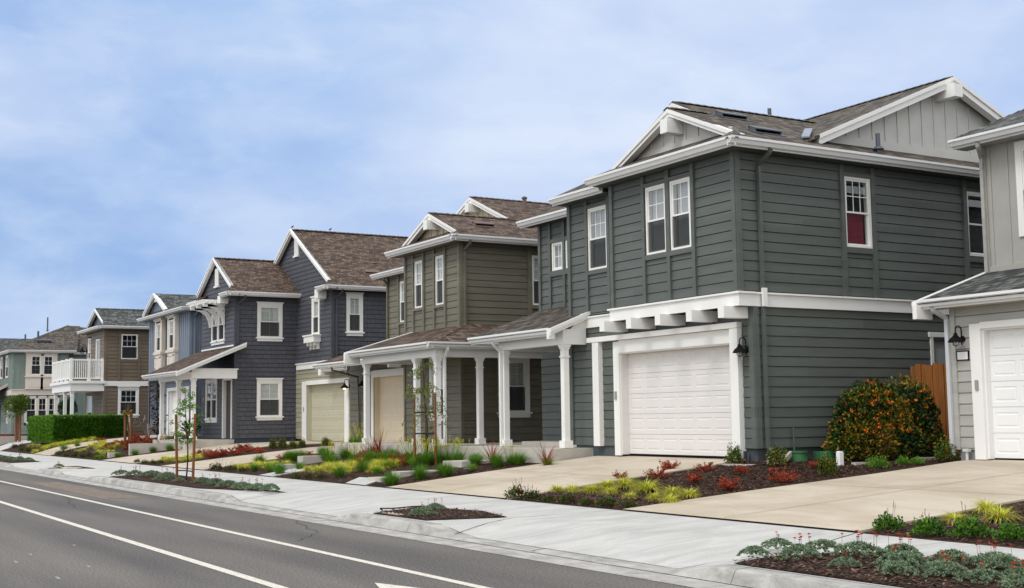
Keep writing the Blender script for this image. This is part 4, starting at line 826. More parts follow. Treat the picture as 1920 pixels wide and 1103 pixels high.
boxes(V,'porch_beam',M_CRM,wf,[(90.5,97,3.1,3.5,.6,1.2)]); roof(V,M_SH_G,[[(12.9,90.4,3.55),(12.9,97,3.55),(14.3,97,4.3),(14.3,90.4,4.3)]]); rake(V,Wl('y',90.4),12.8,3.6,14.3,4.4,0,.08,.2,mt=M_CRM)
boxes(V,'porch_post',M_CRM,wf,[(90.6,90.8,.9,3.1,.8,1.0)])
mb=MB(); wf.box(mb,93.2,94.2,.95,3.0,0,.05); mb.build('door',M_DOOR,V,org(V))
# dark roofed house beyond
Y_=root('house',(8.5,118,1.0),'distant house showing only its long charcoal roof above the sea-green house','house')
siding(Y_,Wl('y',120),(9,45),1,7.0,M_SEA); siding(Y_,Wl('x',9),(120,132),1,7.0,M_SEA); siding(Y_,Wl('y',132,1),(9,45),1,7,M_SEA); siding(Y_,Wl('x',45,1),(120,132),1,7,M_SEA)
roof(Y_,M_SH_D,[[(8.5,119.5,7.0),(8.5,126,9.75),(45.5,126,9.75),(45.5,119.5,7.0)],[(8.5,126,9.75),(8.5,132.5,7.0),(45.5,132.5,7.0),(45.5,126,9.75)]])
pipe(Y_,21.2,125,9.3,10.1,M_METAL,.08); pipe(Y_,23,124.6,9.1,9.9,M_METAL,.12); roofvent(Y_,24.8,123,8.5,.42,M_METAL,1.4)
# ---------------- GROUND ----------------
def gz(X,Y):
    z=float(np.interp(X,[7.9,8.1,9.3,10.9,15.5,18,60],[.02,.13,.16,.22,.74,.78,.8])); e=float(np.interp(X,[10.9,12,13.5,15,60],[0,.22,.28,.26,.26])); t=min(max((Y-47)/7,0),1); z+=e*t; k=min(max((16.9-Y)/1.4,0),1)
    return z*(1-k)+k*float(np.interp(X,[7.9,8.1,9.3,10.9,17.6,60],[.02,.13,.16,.22,.765,.8]))
def st(o): o['kind']='structure'; return o
mroad=bpy.data.materials.new('asphalt'); mroad.use_nodes=True; t=mroad.node_tree; b=t.nodes['Principled BSDF']; b.inputs['Roughness'].default_value=.85; b.inputs['Specular IOR Level'].default_value=.35
g=N(t,'ShaderNodeNewGeometry'); n=N(t,'ShaderNodeTexNoise'); n.inputs['Scale'].default_value=38; n.inputs['Detail'].default_value=6; n.inputs['Roughness'].default_value=.8; t.links.new(g.outputs['Position'],n.inputs['Vector'])
q=N(t,'ShaderNodeMapping'); q.inputs['Scale'].default_value=(.9,.12,1); n2=N(t,'ShaderNodeTexNoise'); n2.inputs['Scale'].default_value=.8; n2.inputs['Detail'].default_value=6; t.links.new(g.outputs['Position'],q.inputs[0]); t.links.new(q.outputs[0],n2.inputs['Vector'])
r=N(t,'ShaderNodeValToRGB'); e=r.color_ramp.elements; e[0].position=.36; e[1].position=.68; e[0].color=(.028,.025,.023,1); e[1].color=(.265,.245,.23,1); t.links.new(n.outputs[0],r.inputs[0])
r2=N(t,'ShaderNodeValToRGB'); e=r2.color_ramp.elements; e[0].position=.35; e[1].position=.68; e[0].color=(.72,.72,.73,1); e[1].color=(1.28,1.26,1.22,1); t.links.new(n2.outputs[0],r2.inputs[0])
m_=N(t,'ShaderNodeMix',data_type='RGBA',blend_type='MULTIPLY'); m_.inputs[0].default_value=1; t.links.new(r.outputs[0],m_.inputs[6]); t.links.new(r2.outputs[0],m_.inputs[7]); t.links.new(m_.outputs[2],b.inputs['Base Color'])
bp=N(t,'ShaderNodeBump'); bp.inputs['Strength'].default_value=.6; bp.inputs['Distance'].default_value=.008; t.links.new(n.outputs[0],bp.inputs['Height']); t.links.new(bp.outputs[0],b.inputs['Normal'])
def concrete(name,c,stain,js=None,jx=None,streak=(.35,2.2,1)):
    m=bpy.data.materials.new(name); m.use_nodes=True; t=m.node_tree; b=t.nodes['Principled BSDF']; b.inputs['Roughness'].default_value=.88; b.inputs['Specular IOR Level'].default_value=.3
    g=N(t,'ShaderNodeNewGeometry'); q=N(t,'ShaderNodeMapping'); q.inputs['Scale'].default_value=streak; t.links.new(g.outputs['Position'],q.inputs[0])
    n=N(t,'ShaderNodeTexNoise'); n.inputs['Scale'].default_value=1.1; n.inputs['Detail'].default_value=9; n.inputs['Roughness'].default_value=.62; n.inputs['Distortion'].default_value=.6; t.links.new(q.outputs[0],n.inputs['Vector'])
    r=N(t,'ShaderNodeValToRGB'); e=r.color_ramp.elements; e[0].position=.32; e[1].position=.62; e[0].color=stain; e[1].color=c; t.links.new(n.outputs[0],r.inputs[0]); last=r.outputs[0]
    f=N(t,'ShaderNodeTexNoise'); f.inputs['Scale'].default_value=60; f.inputs['Detail'].default_value=3; t.links.new(g.outputs['Position'],f.inputs['Vector'])
    fr=N(t,'ShaderNodeValToRGB'); fr.color_ramp.elements[0].position=.3; fr.color_ramp.elements[1].position=.7; fr.color_ramp.elements[0].color=(.88,.88,.88,1); fr.color_ramp.elements[1].color=(1.08,1.08,1.08,1); t.links.new(f.outputs[0],fr.inputs[0])
    mm=N(t,'ShaderNodeMix',data_type='RGBA',blend_type='MULTIPLY'); mm.inputs[0].default_value=1; t.links.new(last,mm.inputs[6]); t.links.new(fr.outputs[0],mm.inputs[7]); last=mm.outputs[2]
    sp=N(t,'ShaderNodeSeparateXYZ'); t.links.new(g.outputs['Position'],sp.inputs[0])
    for ax,stp in ((1,js),(0,jx)):
        if not stp: continue
        d=N(t,'ShaderNodeMath',operation='DIVIDE'); d.inputs[1].default_value=stp; t.links.new(sp.outputs[ax],d.inputs[0]); f_=N(t,'ShaderNodeMath',operation='FRACT'); t.links.new(d.outputs[0],f_.inputs[0])
        l=N(t,'ShaderNodeMath',operation='LESS_THAN'); l.inputs[1].default_value=.014/stp; t.links.new(f_.outputs[0],l.inputs[0])
        x=N(t,'ShaderNodeMix',data_type='RGBA'); t.links.new(l.outputs[0],x.inputs[0]); t.links.new(last,x.inputs[6]); x.inputs[7].default_value=tuple(v*.35 for v in c[:3])+(1,); last=x.outputs[2]
    t.links.new(last,b.inputs['Base Color'])
    bp=N(t,'ShaderNodeBump'); bp.inputs['Strength'].default_value=.35; bp.inputs['Distance'].default_value=.004; t.links.new(f.outputs[0],bp.inputs['Height']); t.links.new(bp.outputs[0],b.inputs['Normal'])
    MATS[name]=m; return m
M_WALK=concrete('pavement_concrete',(.55,.54,.52,1),(.42,.41,.395,1),js=4.6,streak=(.9,2.4,1))
M_DRIVE=concrete('driveway_concrete',(.56,.49,.395,1),(.42,.345,.255,1),js=None,streak=(1.0,.5,1))
M_KERB=concrete('kerb_concrete',(.47,.455,.425,1),(.27,.26,.245,1),js=2.3,streak=(4,2.2,5))
mbark=bpy.data.materials.new('bark_mulch'); mbark.use_nodes=True; t=mbark.node_tree; b=t.nodes['Principled BSDF']; b.inputs['Roughness'].default_value=.9; b.inputs['Specular IOR Level'].default_value=.2
g=N(t,'ShaderNodeNewGeometry'); vo=N(t,'ShaderNodeTexVoronoi'); vo.inputs['Scale'].default_value=34; vo.inputs['Randomness'].default_value=1; t.links.new(g.outputs['Position'],vo.inputs['Vector'])
r=N(t,'ShaderNodeValToRGB'); e=r.color_ramp.elements; e[0].color=(.010,.006,.004,1); e[1].color=(.12,.062,.040,1); x=e.new(.6); x.color=(.040,.019,.012,1)
sc_=N(t,'ShaderNodeSeparateColor'); t.links.new(vo.outputs['Color'],sc_.inputs[0]); t.links.new(sc_.outputs[0],r.inputs[0]); t.links.new(r.outputs[0],b.inputs['Base Color'])
bp=N(t,'ShaderNodeBump'); bp.inputs['Strength'].default_value=1; bp.inputs['Distance'].default_value=.03; t.links.new(vo.outputs['Distance'],bp.inputs['Height']); t.links.new(bp.outputs[0],b.inputs['Normal'])
M_LINE=mat('road_paint',srgb(226,218,204),.7,var=.1,vs=5,bump=.4,bs=90)
mb=MB(); mb.face([(-60,-40,0),(7.5,-40,0),(7.5,400,0),(-60,400,0)]); st(mb.build('road',mroad))
mb=MB()
def line(xa,xb,y0,y1,m=mb): m.face([(xa,y0,.004),(xb,y0,.004),(xb,y1,.004),(xa,y1,.004)])
mb=MB()
for xa,xb in ((5.865,5.975),(4.29,4.41)):
    mb.face([(xa,-20,.004),(xb,-20,.004),(xb,200,.004),(xa,200,.004)])
mb.face([(5.24,11.44,.004),(4.9,10.4,.004),(4.7,9.5,.004),(5.45,9.5,.004),(5.5,10.58,.004)])
t=M_LINE.node_tree; b=t.nodes['Principled BSDF']; g=N(t,'ShaderNodeNewGeometry'); n=N(t,'ShaderNodeTexNoise'); n.inputs['Scale'].default_value=22; n.inputs['Detail'].default_value=8; n.inputs['Roughness'].default_value=.75; t.links.new(g.outputs['Position'],n.inputs['Vector'])
r=N(t,'ShaderNodeValToRGB'); e=r.color_ramp.elements; e[0].position=.36; e[1].position=.47; e[0].color=(.22,.20,.18,1); e[1].color=(.70,.655,.57,1); t.links.new(n.outputs[0],r.inputs[0]); t.links.new(r.outputs[0],b.inputs['Base Color'])
st(mb.build('road_marking',M_LINE))
mb=MB(); mb.face([(6.3,27.5,.004),(7.1,27.3,.004),(7.15,36.5,.004),(6.35,36.8,.004)]); st(mb.build('road_patch',mat('patch_brown',(.19,.15,.12,1),.9,var=.3,vs=6,bump=.5,bs=60)))
for k_,(x_,y_,l_) in enumerate(((2.6,15.6,.5),(2.9,16.4,.4),(3.2,14.6,.35),(2.2,17.6,.45),(2.7,13.7,.5),(3.6,17.3,.3))):
    mb=MB(); mb.face([(x_,y_,.0045),(x_+.03,y_,.0045),(x_+.04,y_+l_*.5,.0045),(x_+.01,y_+l_*.5,.0045)]); st(mb.build('road_scratch',mat('scratch_grey',(.33,.31,.29,1),.9,var=.2,vs=30)))
for pts_ in (((-2,9,),(1,12),(2.2,15),(2,19),(3.4,24)),((6.2,16),(6.9,17),(7.4,19.2)),((5.2,25),(6.0,30),(5.7,38))):
    mb=MB()
    for (xa,ya),(xb,yb) in zip(pts_,pts_[1:]):
        for q in range(6):
            f0,f1=q/6,(q+1)/6; A_=(xa+(xb-xa)*f0+.05*math.sin(q*2.3),ya+(yb-ya)*f0); B_=(xa+(xb-xa)*f1+.05*math.sin((q+1)*2.3),ya+(yb-ya)*f1)
            mb.face([(A_[0]-.007,A_[1],.0035),(A_[0]+.007,A_[1],.0035),(B_[0]+.007,B_[1],.0035),(B_[0]-.007,B_[1],.0035)])
    st(mb.build('road_crack',mat('crack_dark',(.03,.028,.027,1),.9,var=.1)))
# far ground sheet
mb=MB(); 
mg=mat('far_ground',(.06,.055,.04),.95,var=.3,vs=1)
mb.face([(-900,-300,-.03),(900,-300,-.03),(900,1500,-.03),(-900,1500,-.03)]); st(mb.build('ground',mg))
# kerb heights: full height beside the planted strips, dropped at driveways
full=[(-20,9.55),(15.45,18.25),(24.6,36.2),(41.3,43.6),(50.2,66.5),(76,84)]
def kh(y):
    for a,b in full:
        if a<=y<=b: return 1.
        for e_,s in ((a,-1),(b,1)):
            d=(y-e_)*s
            if 0<d<.75: 
                return 1-d/.75
    return 0.
ys=sorted(set([round(-20+i*.25,3) for i in range(0,520)]+[110.,150.,250.]+[v for a,b in full for v in (a,b,a-.75,b+.75)]))
def crow(y):
    k=kh(y); h=.03+.115*k
    return [(7.5,.004),(7.86,.012),(7.875,.02),(7.93,h-.012),(7.96,h),(8.1,h+.006),(9.3,.165),(10.88,.222)]
mbk=MB(); mbw=MB()
rows=[crow(y) for y in ys]
for (y0,r0),(y1,r1) in zip(zip(ys,rows),zip(ys[1:],rows[1:])):
    for i in range(7):
        m=mbk if i<5 else mbw
        m.face([(r0[i][0],y0,r0[i][1]),(r0[i+1][0],y0,r0[i+1][1]),(r1[i+1][0],y1,r1[i+1][1]),(r1[i][0],y1,r1[i][1])])
st(mbk.build('kerb',M_KERB,fixn=False)); st(mbw.build('pavement',M_WALK,fixn=False))
# open kerb joints
mb=MB()
for y in (9.6,12.8,15.5,17.9): 
    h=.03+.1*kh(y); mb.face([(7.89,y,.022),(7.89,y+.018,.022),(7.965,y+.018,h+.002),(7.965,y,h+.002)]); mb.face([(7.965,y,h+.004),(7.965,y+.018,h+.004),(8.1,y+.018,h+.011),(8.1,y,h+.011)])
M_JNT=mat('joint_dark',(.05,.045,.04),.95,var=0); 
def seam(a,b,wd=.014):
    a=Vector(a);b=Vector(b); d=(b-a); n=Vector((-d.y,d.x,0)).normalized()*wd/2; mb.face([a-n,b-n,b+n,a+n])
def pzz(x,y):
    r=crow(y); return float(np.interp(x,[q[0] for q in r],[q[1] for q in r]))
def pseam(x0,y0,x1,y1,wd=.014,n=6):
    for k in range(n):
        a=(x0+(x1-x0)*k/n,y0+(y1-y0)*k/n); b=(x0+(x1-x0)*(k+1)/n,y0+(y1-y0)*(k+1)/n)
        seam((a[0],a[1],pzz(*a)+.004),(b[0],b[1],pzz(*b)+.004),wd)
for q in ((9.33,15.6,10.88,15.2),(8.0,14.9,9.33,15.6),(9.4,18.7,10.88,18.4),(9.3,24.0,10.88,24.2),(8.0,24.0,9.2,24.3),(8.9,9.6,9.4,9.9),(9.4,9.9,10.88,10.5),(8.0,10.2,9.0,10.0)): pseam(*q)
for y in (-15,-5,5,15,25,35,45): seam((10.885,y,.227),(10.885,y+10,.227),.022)
y=-6.
while y<70:
    for xx,wd_ in ((8.105,.012),(7.862,.012)):
        r0=crow(y); r1=crow(y+.5); f=lambda r:float(np.interp(xx,[q[0] for q in r],[q[1] for q in r]))+.004
        seam((xx,y,f(r0)),(xx,y+.5,f(r1)),wd_)
    y+=.5
st(mb.build('pavement_joint',M_JNT,fixn=False))
# lot terrain covered in bark mulch, up to the houses
M_SOIL=mbark
mb=MB(); xs=[10.88,11.3,11.7,12,12.5,13,13.5,14,14.5,15,15.5,16.2,17,18,24,60,300]; yy=[-40,-10]+[0,2,4,6,8,10,12,14,15,15.5,15.8,16.1,16.4,16.7,16.9,17.2]+[float(y) for y in range(18,80,2)]+[84,100,200,400]
def hz(x,y): return gz(max(x,10.9),y)-(.0 if x>10.9 else .01)
for y0,y1 in zip(yy,yy[1:]):
    for x0,x1 in zip(xs,xs[1:]): mb.face([(x0,y0,hz(x0,y0)),(x1,y0,hz(x1,y0)),(x1,y1,hz(x1,y1)),(x0,y1,hz(x0,y1))])
st(mb.build('garden_soil',M_SOIL,fixn=False))
# driveways and paths: strips laid 2 cm above the soil
def strip(name,e0,e1,mt,dz=.022,n=14,th=.1,kind=True):
    """e0,e1: edges as (x,y) lists from pavement to house"""
    mb=MB(); f=lambda e,t:(float(np.interp(t,np.linspace(0,1,len(e)),[p[0] for p in e])),float(np.interp(t,np.linspace(0,1,len(e)),[p[1] for p in e])))
    for k in range(n):
        A,B_=f(e0,k/n),f(e1,k/n); C_,D_=f(e1,(k+1)/n),f(e0,(k+1)/n)
        ys_=[A,B_,C_,D_]; P=[(x,y,gz(x,y)+dz) for x,y in ys_]
        mb.face(P)
        for a,b in ((0,3),(1,2)): mb.face([P[a],P[b],(P[b][0],P[b][1],P[b][2]-th),(P[a][0],P[a][1],P[a][2]-th)])
    return st(mb.build(name,mt,fixn=False))
strip('driveway',[(10.9,10.5),(13.2,10.48),(15.5,10.35),(17.8,9.9)],[(10.9,15.1),(13.2,14.88),(15.5,14.5),(17.8,14.35)],M_DRIVE)
strip('driveway',[(10.9,18.45),(13,18.2),(15.8,17.65)],[(10.9,23.2),(13,22.9),(15.8,22.3)],M_DRIVE)
strip('driveway',[(10.9,35.6),(14,35.6),(16.9,33.5)],[(10.9,39.9),(14,38.9),(16.9,37.4)],M_DRIVE)
strip('driveway',[(10.9,43.4),(14,42.4),(18.2,41.5)],[(10.9,47.9),(14,47.0),(18.2,46.6)],M_DRIVE,.024)
strip('driveway',[(10.9,57.8),(14,56.4),(16.3,54.6)],[(10.9,61.4),(14,60.3),(16.3,58.6)],M_DRIVE)
strip('path',[(10.9,29.9),(12.2,30.1)],[(10.9,30.8),(12.2,31.2)],M_WALK,.021,4)
strip('path',[(10.9,24.25),(11.6,24.9)],[(10.9,25.3),(11.6,26.1)],M_WALK,.021,4)
strip('path',[(10.9,71),(14,71)],[(10.9,74.5),(14,76)],M_WALK); strip('path',[(10.9,84),(14,84)],[(10.9,88),(14,88)],M_WALK)

# control joints across the near driveways
mb=MB()
def dseam(pts):
    for a,b in zip(pts,pts[1:]):
        for k in range(6):
            f0,f1=k/6,(k+1)/6; A_=(a[0]+(b[0]-a[0])*f0,a[1]+(b[1]-a[1])*f0); B_=(a[0]+(b[0]-a[0])*f1,a[1]+(b[1]-a[1])*f1)
            seam((A_[0],A_[1],gz(*A_)+.031),(B_[0],B_[1],gz(*B_)+.031),.014)
dseam([(14.1,10.5),(14.1,14.7)]); dseam([(10.95,12.9),(17.5,12.1)]); dseam([(13.3,18.2),(13.3,22.85)]); dseam([(10.95,20.9),(15.6,20.0)])
st(mb.build('driveway_joint',mat('joint_tan',(.25,.21,.16,1),.95,var=0),fixn=False))
PL={'silver':[(8.6,9.68,0.32),(9.22,10.02,0.37),(8.77,9.22,0.4),(9.3,9.44,0.4),(9.29,8.95,0.42),(8.66,8.52,0.3),(8.61,7.85,0.37),(9.26,8.33,0.32),(9.4,7.91,0.46),(8.75,7.42,0.33),(8.75,7.06,0.35),(9.44,7.38,0.38),(9.12,6.98,0.3),(8.42,16.7,0.37),(9.03,17.48,0.3),(8.9,29.01,0.44),(8.85,27.87,0.48),(8.79,26.81,0.46),(8.77,25.76,0.49),(8.86,25.11,0.48),(8.92,24.52,0.43),(8.51,35.12,0.44),(8.65,34.14,0.52),(8.81,33.15,0.56),(8.9,31.95,0.5),(8.6,29.84,0.3),(8.5,31.16,0.35),(8.74,55.92,0.44),(8.67,53.77,0.5),(8.8,52.52,0.49),(8.96,51.53,0.41),(8.51,43.46,0.35)],'geranium':[(11.21,10.33,0.35),(11.14,9.66,0.39),(11.26,9.21,0.4),(11.25,8.69,0.35)],'yellow':[(11.99,10.03,0.29),(12.82,10.24,0.33),(12.28,9.63,0.39),(12.36,15.35,0.31),(11.82,18.29,0.28),(11.81,17.79,0.3),(11.92,17.4,0.33),(12.4,17.61,0.33),(12.45,17.15,0.39),(12.38,16.47,0.46),(11.9,16.84,0.29),(11.76,16.1,0.25),(11.87,15.61,0.24),(11.75,15.04,0.29),(12.38,15.82,0.33),(11.81,29.74,0.37),(11.83,29.1,0.39),(12.23,29.4,0.4),(12.46,29.14,0.42),(12.68,28.92,0.39),(11.9,33.21,0.35),(11.8,33.72,0.29),(11.53,33.71,0.29),(12.76,27.95,0.31)],'box':[(15.2,17.56,0.32),(15.34,16.61,0.31),(15.24,15.31,0.33),(17.46,14.72,0.34),(14.87,40.6,0.3),(15.06,40.21,0.32),(15.02,39.15,0.28),(15.4,39.32,0.28),(16.23,39.29,0.28),(18.56,43.43,0.35)],'red':[(14.38,17.39,0.31),(14.43,16.49,0.27),(14.21,15.29,0.41),(13.17,15.39,0.42),(15.68,16.05,0.22),(13.32,16.45,0.38),(13.17,18.3,0.28),(13.45,17.55,0.37),(14.31,18.31,0.36),(13.92,31.26,0.37),(14.14,30.31,0.33),(13.83,29.07,0.32),(14.05,28.85,0.29),(13.73,34.73,0.37),(13.18,35.19,0.31),(14.03,40.83,0.5),(13.88,39.57,0.41),(13.79,38.79,0.41),(13.04,42.28,0.36),(13.2,41.85,0.36),(13.17,40.53,0.42),(14.11,41.9,0.43)],'lowgreen':[(16.33,15.19,0.33),(16.79,15.07,0.27),(16.89,14.84,0.24)],'purple':[(11.04,18.35,0.42),(11.1,17.94,0.36),(11.05,17.35,0.26),(11.05,16.83,0.34),(11.06,16.26,0.3),(11.07,15.76,0.38),(11.1,15.21,0.29),(11.08,34.82,0.42),(11.08,33.61,0.35),(11.21,32.95,0.28),(10.96,28.41,0.35),(11.08,27.89,0.3),(11.2,27.35,0.29)],'tuft':[(11.21,23.63,0.41),(11.91,23.72,0.42),(12.42,23.54,0.44),(13.78,24.69,0.38),(13.74,23.64,0.39),(14.13,23.36,0.39),(11.48,26.96,0.36),(12.3,27.44,0.38),(11.25,30.24,0.4),(11.35,32.42,0.28),(11.98,30.74,0.3),(13.28,32.07,0.49),(13.82,32.01,0.41),(14.38,31.5,0.4),(14.99,31.52,0.38),(15.62,27.88,0.32),(13.01,33.81,0.36)],'brighttuft':[(13.07,23.6,0.27),(14.71,23.12,0.28),(11.53,31.7,0.36),(12.81,27.29,0.31),(13.25,26.72,0.31)],'bulbine':[(13.92,26.87,0.4),(15.36,28.41,0.38),(15.46,29.18,0.33),(15.87,36.1,0.46),(17.86,29.95,0.29),(16.44,36.9,0.34),(12.16,26.36,0.24)],'phormium':[(16.99,36.74,0.81),(16.93,29.35,0.68),(16.4,25.85,0.56),(17.64,34.6,0.58),(15.74,36.49,0.46)]}
PF={'red':[(13.23,58.44,0.45),(12.27,52.61,0.45),(13.46,53.62,0.37),(12.81,51.19,0.27),(13.35,86.36,0.43),(13.6,85.82,0.36)],'tuft':[(12.1,47.84,0.31),(12.85,48.17,0.32),(13.35,47.61,0.36),(13.78,47.26,0.27),(11.53,48.11,0.29),(11.63,58.34,0.37),(12.14,58.05,0.3)],'brighttuft':[(11.14,48.98,0.3),(11.14,49.81,0.21),(13.03,50.5,0.27),(12.52,51.08,0.27)],'yellow':[(11.86,42.96,0.32),(11.77,41.83,0.31),(11.77,40.98,0.29),(11.95,40.72,0.29),(12.19,40.79,0.27),(12.42,40.88,0.22),(12.11,53.67,0.37),(11.62,51.48,0.4),(11.74,50.69,0.35),(11.94,50.64,0.26),(11.99,69.56,0.44),(11.68,66.52,0.42),(11.73,65.04,0.44),(11.93,64.16,0.43),(12.08,63.05,0.4),(12.39,62.82,0.4),(12.59,62.04,0.37),(12.9,61.82,0.37),(13.08,61.23,0.31),(13.27,60.47,0.31),(11.45,54.62,0.35),(11.6,54.27,0.32)],'purple':[(11.1,43.58,0.29),(11.05,42.37,0.28),(11.07,41.48,0.27),(11.32,41.46,0.27),(11.4,69.45,0.46),(11.46,67.71,0.45),(11.07,56.66,0.38),(10.97,54.66,0.37),(10.99,53.24,0.36),(11.03,51.78,0.35)],'phormium':[(13.47,51.78,0.68),(13.78,50.5,0.74)]}
# planted pockets between kerb and pavement
def pocket(poly,raise_=.012):
    mb=MB(); P=[(x,y,pzz(x,y)+raise_) for x,y in poly]; c=(sum(p[0] for p in P)/len(P),sum(p[1] for p in P)/len(P)); cz_=pzz(*c)+raise_+.03
    for a,b in zip(P,P[1:]+P[:1]): mb.face([a,b,(c[0],c[1],cz_)])
    return st(mb.build('garden_soil',M_SOIL,fixn=False))
POCK=[[(8.16,9.5),(8.9,9.75),(9.7,9.3),(9.85,8.0),(9.85,2),(8.16,2)],[(8.16,17.9),(8.2,16.15),(9.3,15.72),(9.55,16.9),(9.3,18.5)],[(8.16,35.0),(8.25,27.2),(9.15,24.2),(9.6,30),(9.75,35.8)],[(8.16,43.4),(9.25,41.4),(9.3,44.4),(8.2,44.6)],[(8.16,50.6),(9.3,50.8),(9.8,64),(8.16,66)]]
for k in POCK: pocket(k)
mb=MB(); mb.box(8.25,8.7,17.15,17.75,.1,.175); o=mb.build('meter_cover',mat('meter_lid',srgb(196,182,158),.8,var=.1)); tag(o,'pale concrete meter cover set in the small mulch pocket by the near kerb','utility cover')
mb=MB(); mb.box(8.5,9.0,42.2,43.2,.1,.19); o=mb.build('meter_cover',MATS['meter_lid']); tag(o,'long pale meter cover in the small far pocket beside the kerb','utility cover')
# loose bark
def chips(n,poly_fn,name='bark_chips'):
    mb=MB()
    for _ in range(n):
        x,y,z=poly_fn(); a=rnd.random()*6.28; l=rnd.uniform(.012,.032); w_=rnd.uniform(.005,.012); t=rnd.uniform(-.35,.35); c,s=math.cos(a),math.sin(a)
        pts=[(-l,-w_),(l,-w_),(l,w_),(-l,w_)]; h=rnd.uniform(.006,.02)
        mb.face([(x+p*c-q*s,y+p*s+q*c,z+h+p*t) for p,q in pts],rnd.choice((0,1,1,2)))
    return tag(mb.build(name,[mat('bark_a',srgb(84,58,46),.9,var=.2),mat('bark_b',srgb(58,38,32),.9,var=.2),mat('bark_c',srgb(120,92,76),.9,var=.2)],fixn=False),None,None,None,'stuff')
def inpoly(x,y,P):
    r=False
    for (x0,y0),(x1,y1) in zip(P,P[1:]+P[:1]):
        if (y0>y)!=(y1>y) and x<(x1-x0)*(y-y0)/(y1-y0)+x0: r=not r
    return r
def psamp(P,zf):
    xs_=[p[0] for p in P]; ys_=[max(p[1],6.) for p in P]
    def f():
        while True:
            x=rnd.uniform(min(xs_),max(xs_)); y=rnd.uniform(min(ys_),max(ys_))
            if inpoly(x,y,P): return x,y,zf(x,y)
    return f
MAINBED=[(10.95,15.25),(10.95,18.4),(13,18.15),(15.5,17.7),(15.5,17.3),(19.4,17.2),(19.4,14.7),(15,14.9)]
chips(11000,psamp(MAINBED,gz)); chips(3500,psamp([(10.95,10.4),(10.95,6.5),(14.5,6.5),(14.5,10.3)],gz)); chips(3000,psamp(POCK[0],lambda x,y:pzz(x,y)+.02)); chips(900,psamp(POCK[1],lambda x,y:pzz(x,y)+.02))
chips(5000,psamp([(10.95,23.25),(10.95,29.8),(14.3,33),(14.3,22.6)],gz)); chips(900,psamp(POCK[2],lambda x,y:pzz(x,y)+.02))
# entry steps and low bed walls
def blockrow(label,name,lst,cat):
    mb=MB()
    for b in lst: mb.box(*b)
    return tag(mb.build(name,M_CONC),label,cat)
blockrow('low concrete steps leading up to the nearest porch between two planted beds','garden_steps',[(11.35,11.8,24.45,25.1,.2,.36),(11.95,13.4,24.75,25.2,.3,.46),(13.45,14.42,24.7,25.6,.4,.64)],'steps')
blockrow('low concrete steps leading up through the bed to the olive house porch','garden_steps',[(11.75,12.15,31.4,31.9,.3,.46),(12.6,14.4,32.1,32.5,.4,.64)],'steps')
blockrow('long low concrete edging wall in front of the dark blue house porch','garden_wall',[(12.0,13.75,48.2,48.4,.3,.82),(11.35,11.7,48.7,49.0,.2,.5)],'low wall')
blockrow('low pale concrete wall in the far bed in front of the sea-green house','garden_wall',[(11.6,13.2,76,76.3,.3,.95)],'low wall')
blockrow('flat concrete edging strip at the garage end of the mulch bed beside the slate-green house','edging',[(15.0,15.3,17.0,17.7,.6,.71),(16.4,17.3,15.78,15.88,.5,.735),(17.4,19.3,15.3,15.36,.6,.80)],'edging')
# ---------------- foliage prototypes ----------------
F=dict(rust=foliage('leaf_rust_gold',srgb(168,112,40)),green=foliage('leaf_green',srgb(84,126,40)),dgreen=foliage('leaf_dark_green',srgb(40,70,30)),bright=foliage('leaf_bright_green',srgb(128,160,40)),yel=foliage('leaf_yellow',srgb(240,228,96),tr=.35),yel2=foliage('leaf_straw',srgb(214,204,92),tr=.35),
 sil=foliage('leaf_grey_green',srgb(146,164,134)),sil2=foliage('leaf_grey_dark',srgb(82,112,78)),red=foliage('leaf_red',srgb(160,62,40)),red2=foliage('leaf_rust',srgb(198,96,52)),red3=foliage('leaf_maroon',srgb(104,40,36)),
 olive=foliage('leaf_olive',srgb(96,104,40)),gold=foliage('leaf_gold',srgb(160,136,40)),dk=foliage('leaf_deep',srgb(30,54,26)),org_=foliage('flower_orange',srgb(232,122,30),tr=.15),pur=foliage('flower_purple',srgb(170,96,190),tr=.15),fy=foliage('flower_yellow',srgb(236,212,40),tr=.15),fr=foliage('flower_red',srgb(210,60,30),tr=.15),
 stem=foliage('stem_brown',srgb(110,84,64),tr=0),hedge=foliage('leaf_hedge',srgb(104,150,44)),hedge2=foliage('leaf_hedge_dark',srgb(62,108,30)),fox=foliage('leaf_foxtail',srgb(104,152,42)))
def blade(mb,p,az,L,lean,curl,wd,mi,n=4):
    """one grass blade from p, curling over"""
    x,y,z=p; dx,dy=math.cos(az),math.sin(az); th=lean; pts=[]; 
    for k in range(n+1):
        wk=wd*(1-k/n)**.7 if k else wd*.8
        pts.append(((x-dy*wk,y+dx*wk,z),(x+dy*wk,y-dx*wk,z)))
        x+=dx*math.sin(th)*L/n; y+=dy*math.sin(th)*L/n; z+=math.cos(th)*L/n; th+=curl/n
    for k in range(n): mb.face([pts[k][0],pts[k][1],pts[k+1][1],pts[k+1][0]],mi)
def leaf(mb,c,n,L,wd,mi,up=None):
    """folded diamond leaf at c pointing n"""
    n=Vector(n).normalized(); a=n.orthogonal().normalized(); a.rotate(Matrix.Rotation(rnd.random()*6.28,3,n)); b=n.cross(a)
    c=Vector(c); tip=c+n*L; m=c+n*L*.5
    mb.face([c,m+a*wd+b*wd*.2,tip,m-b*wd*.25],mi); mb.face([c,m-b*wd*.25,tip,m-a*wd+b*wd*.2],mi)
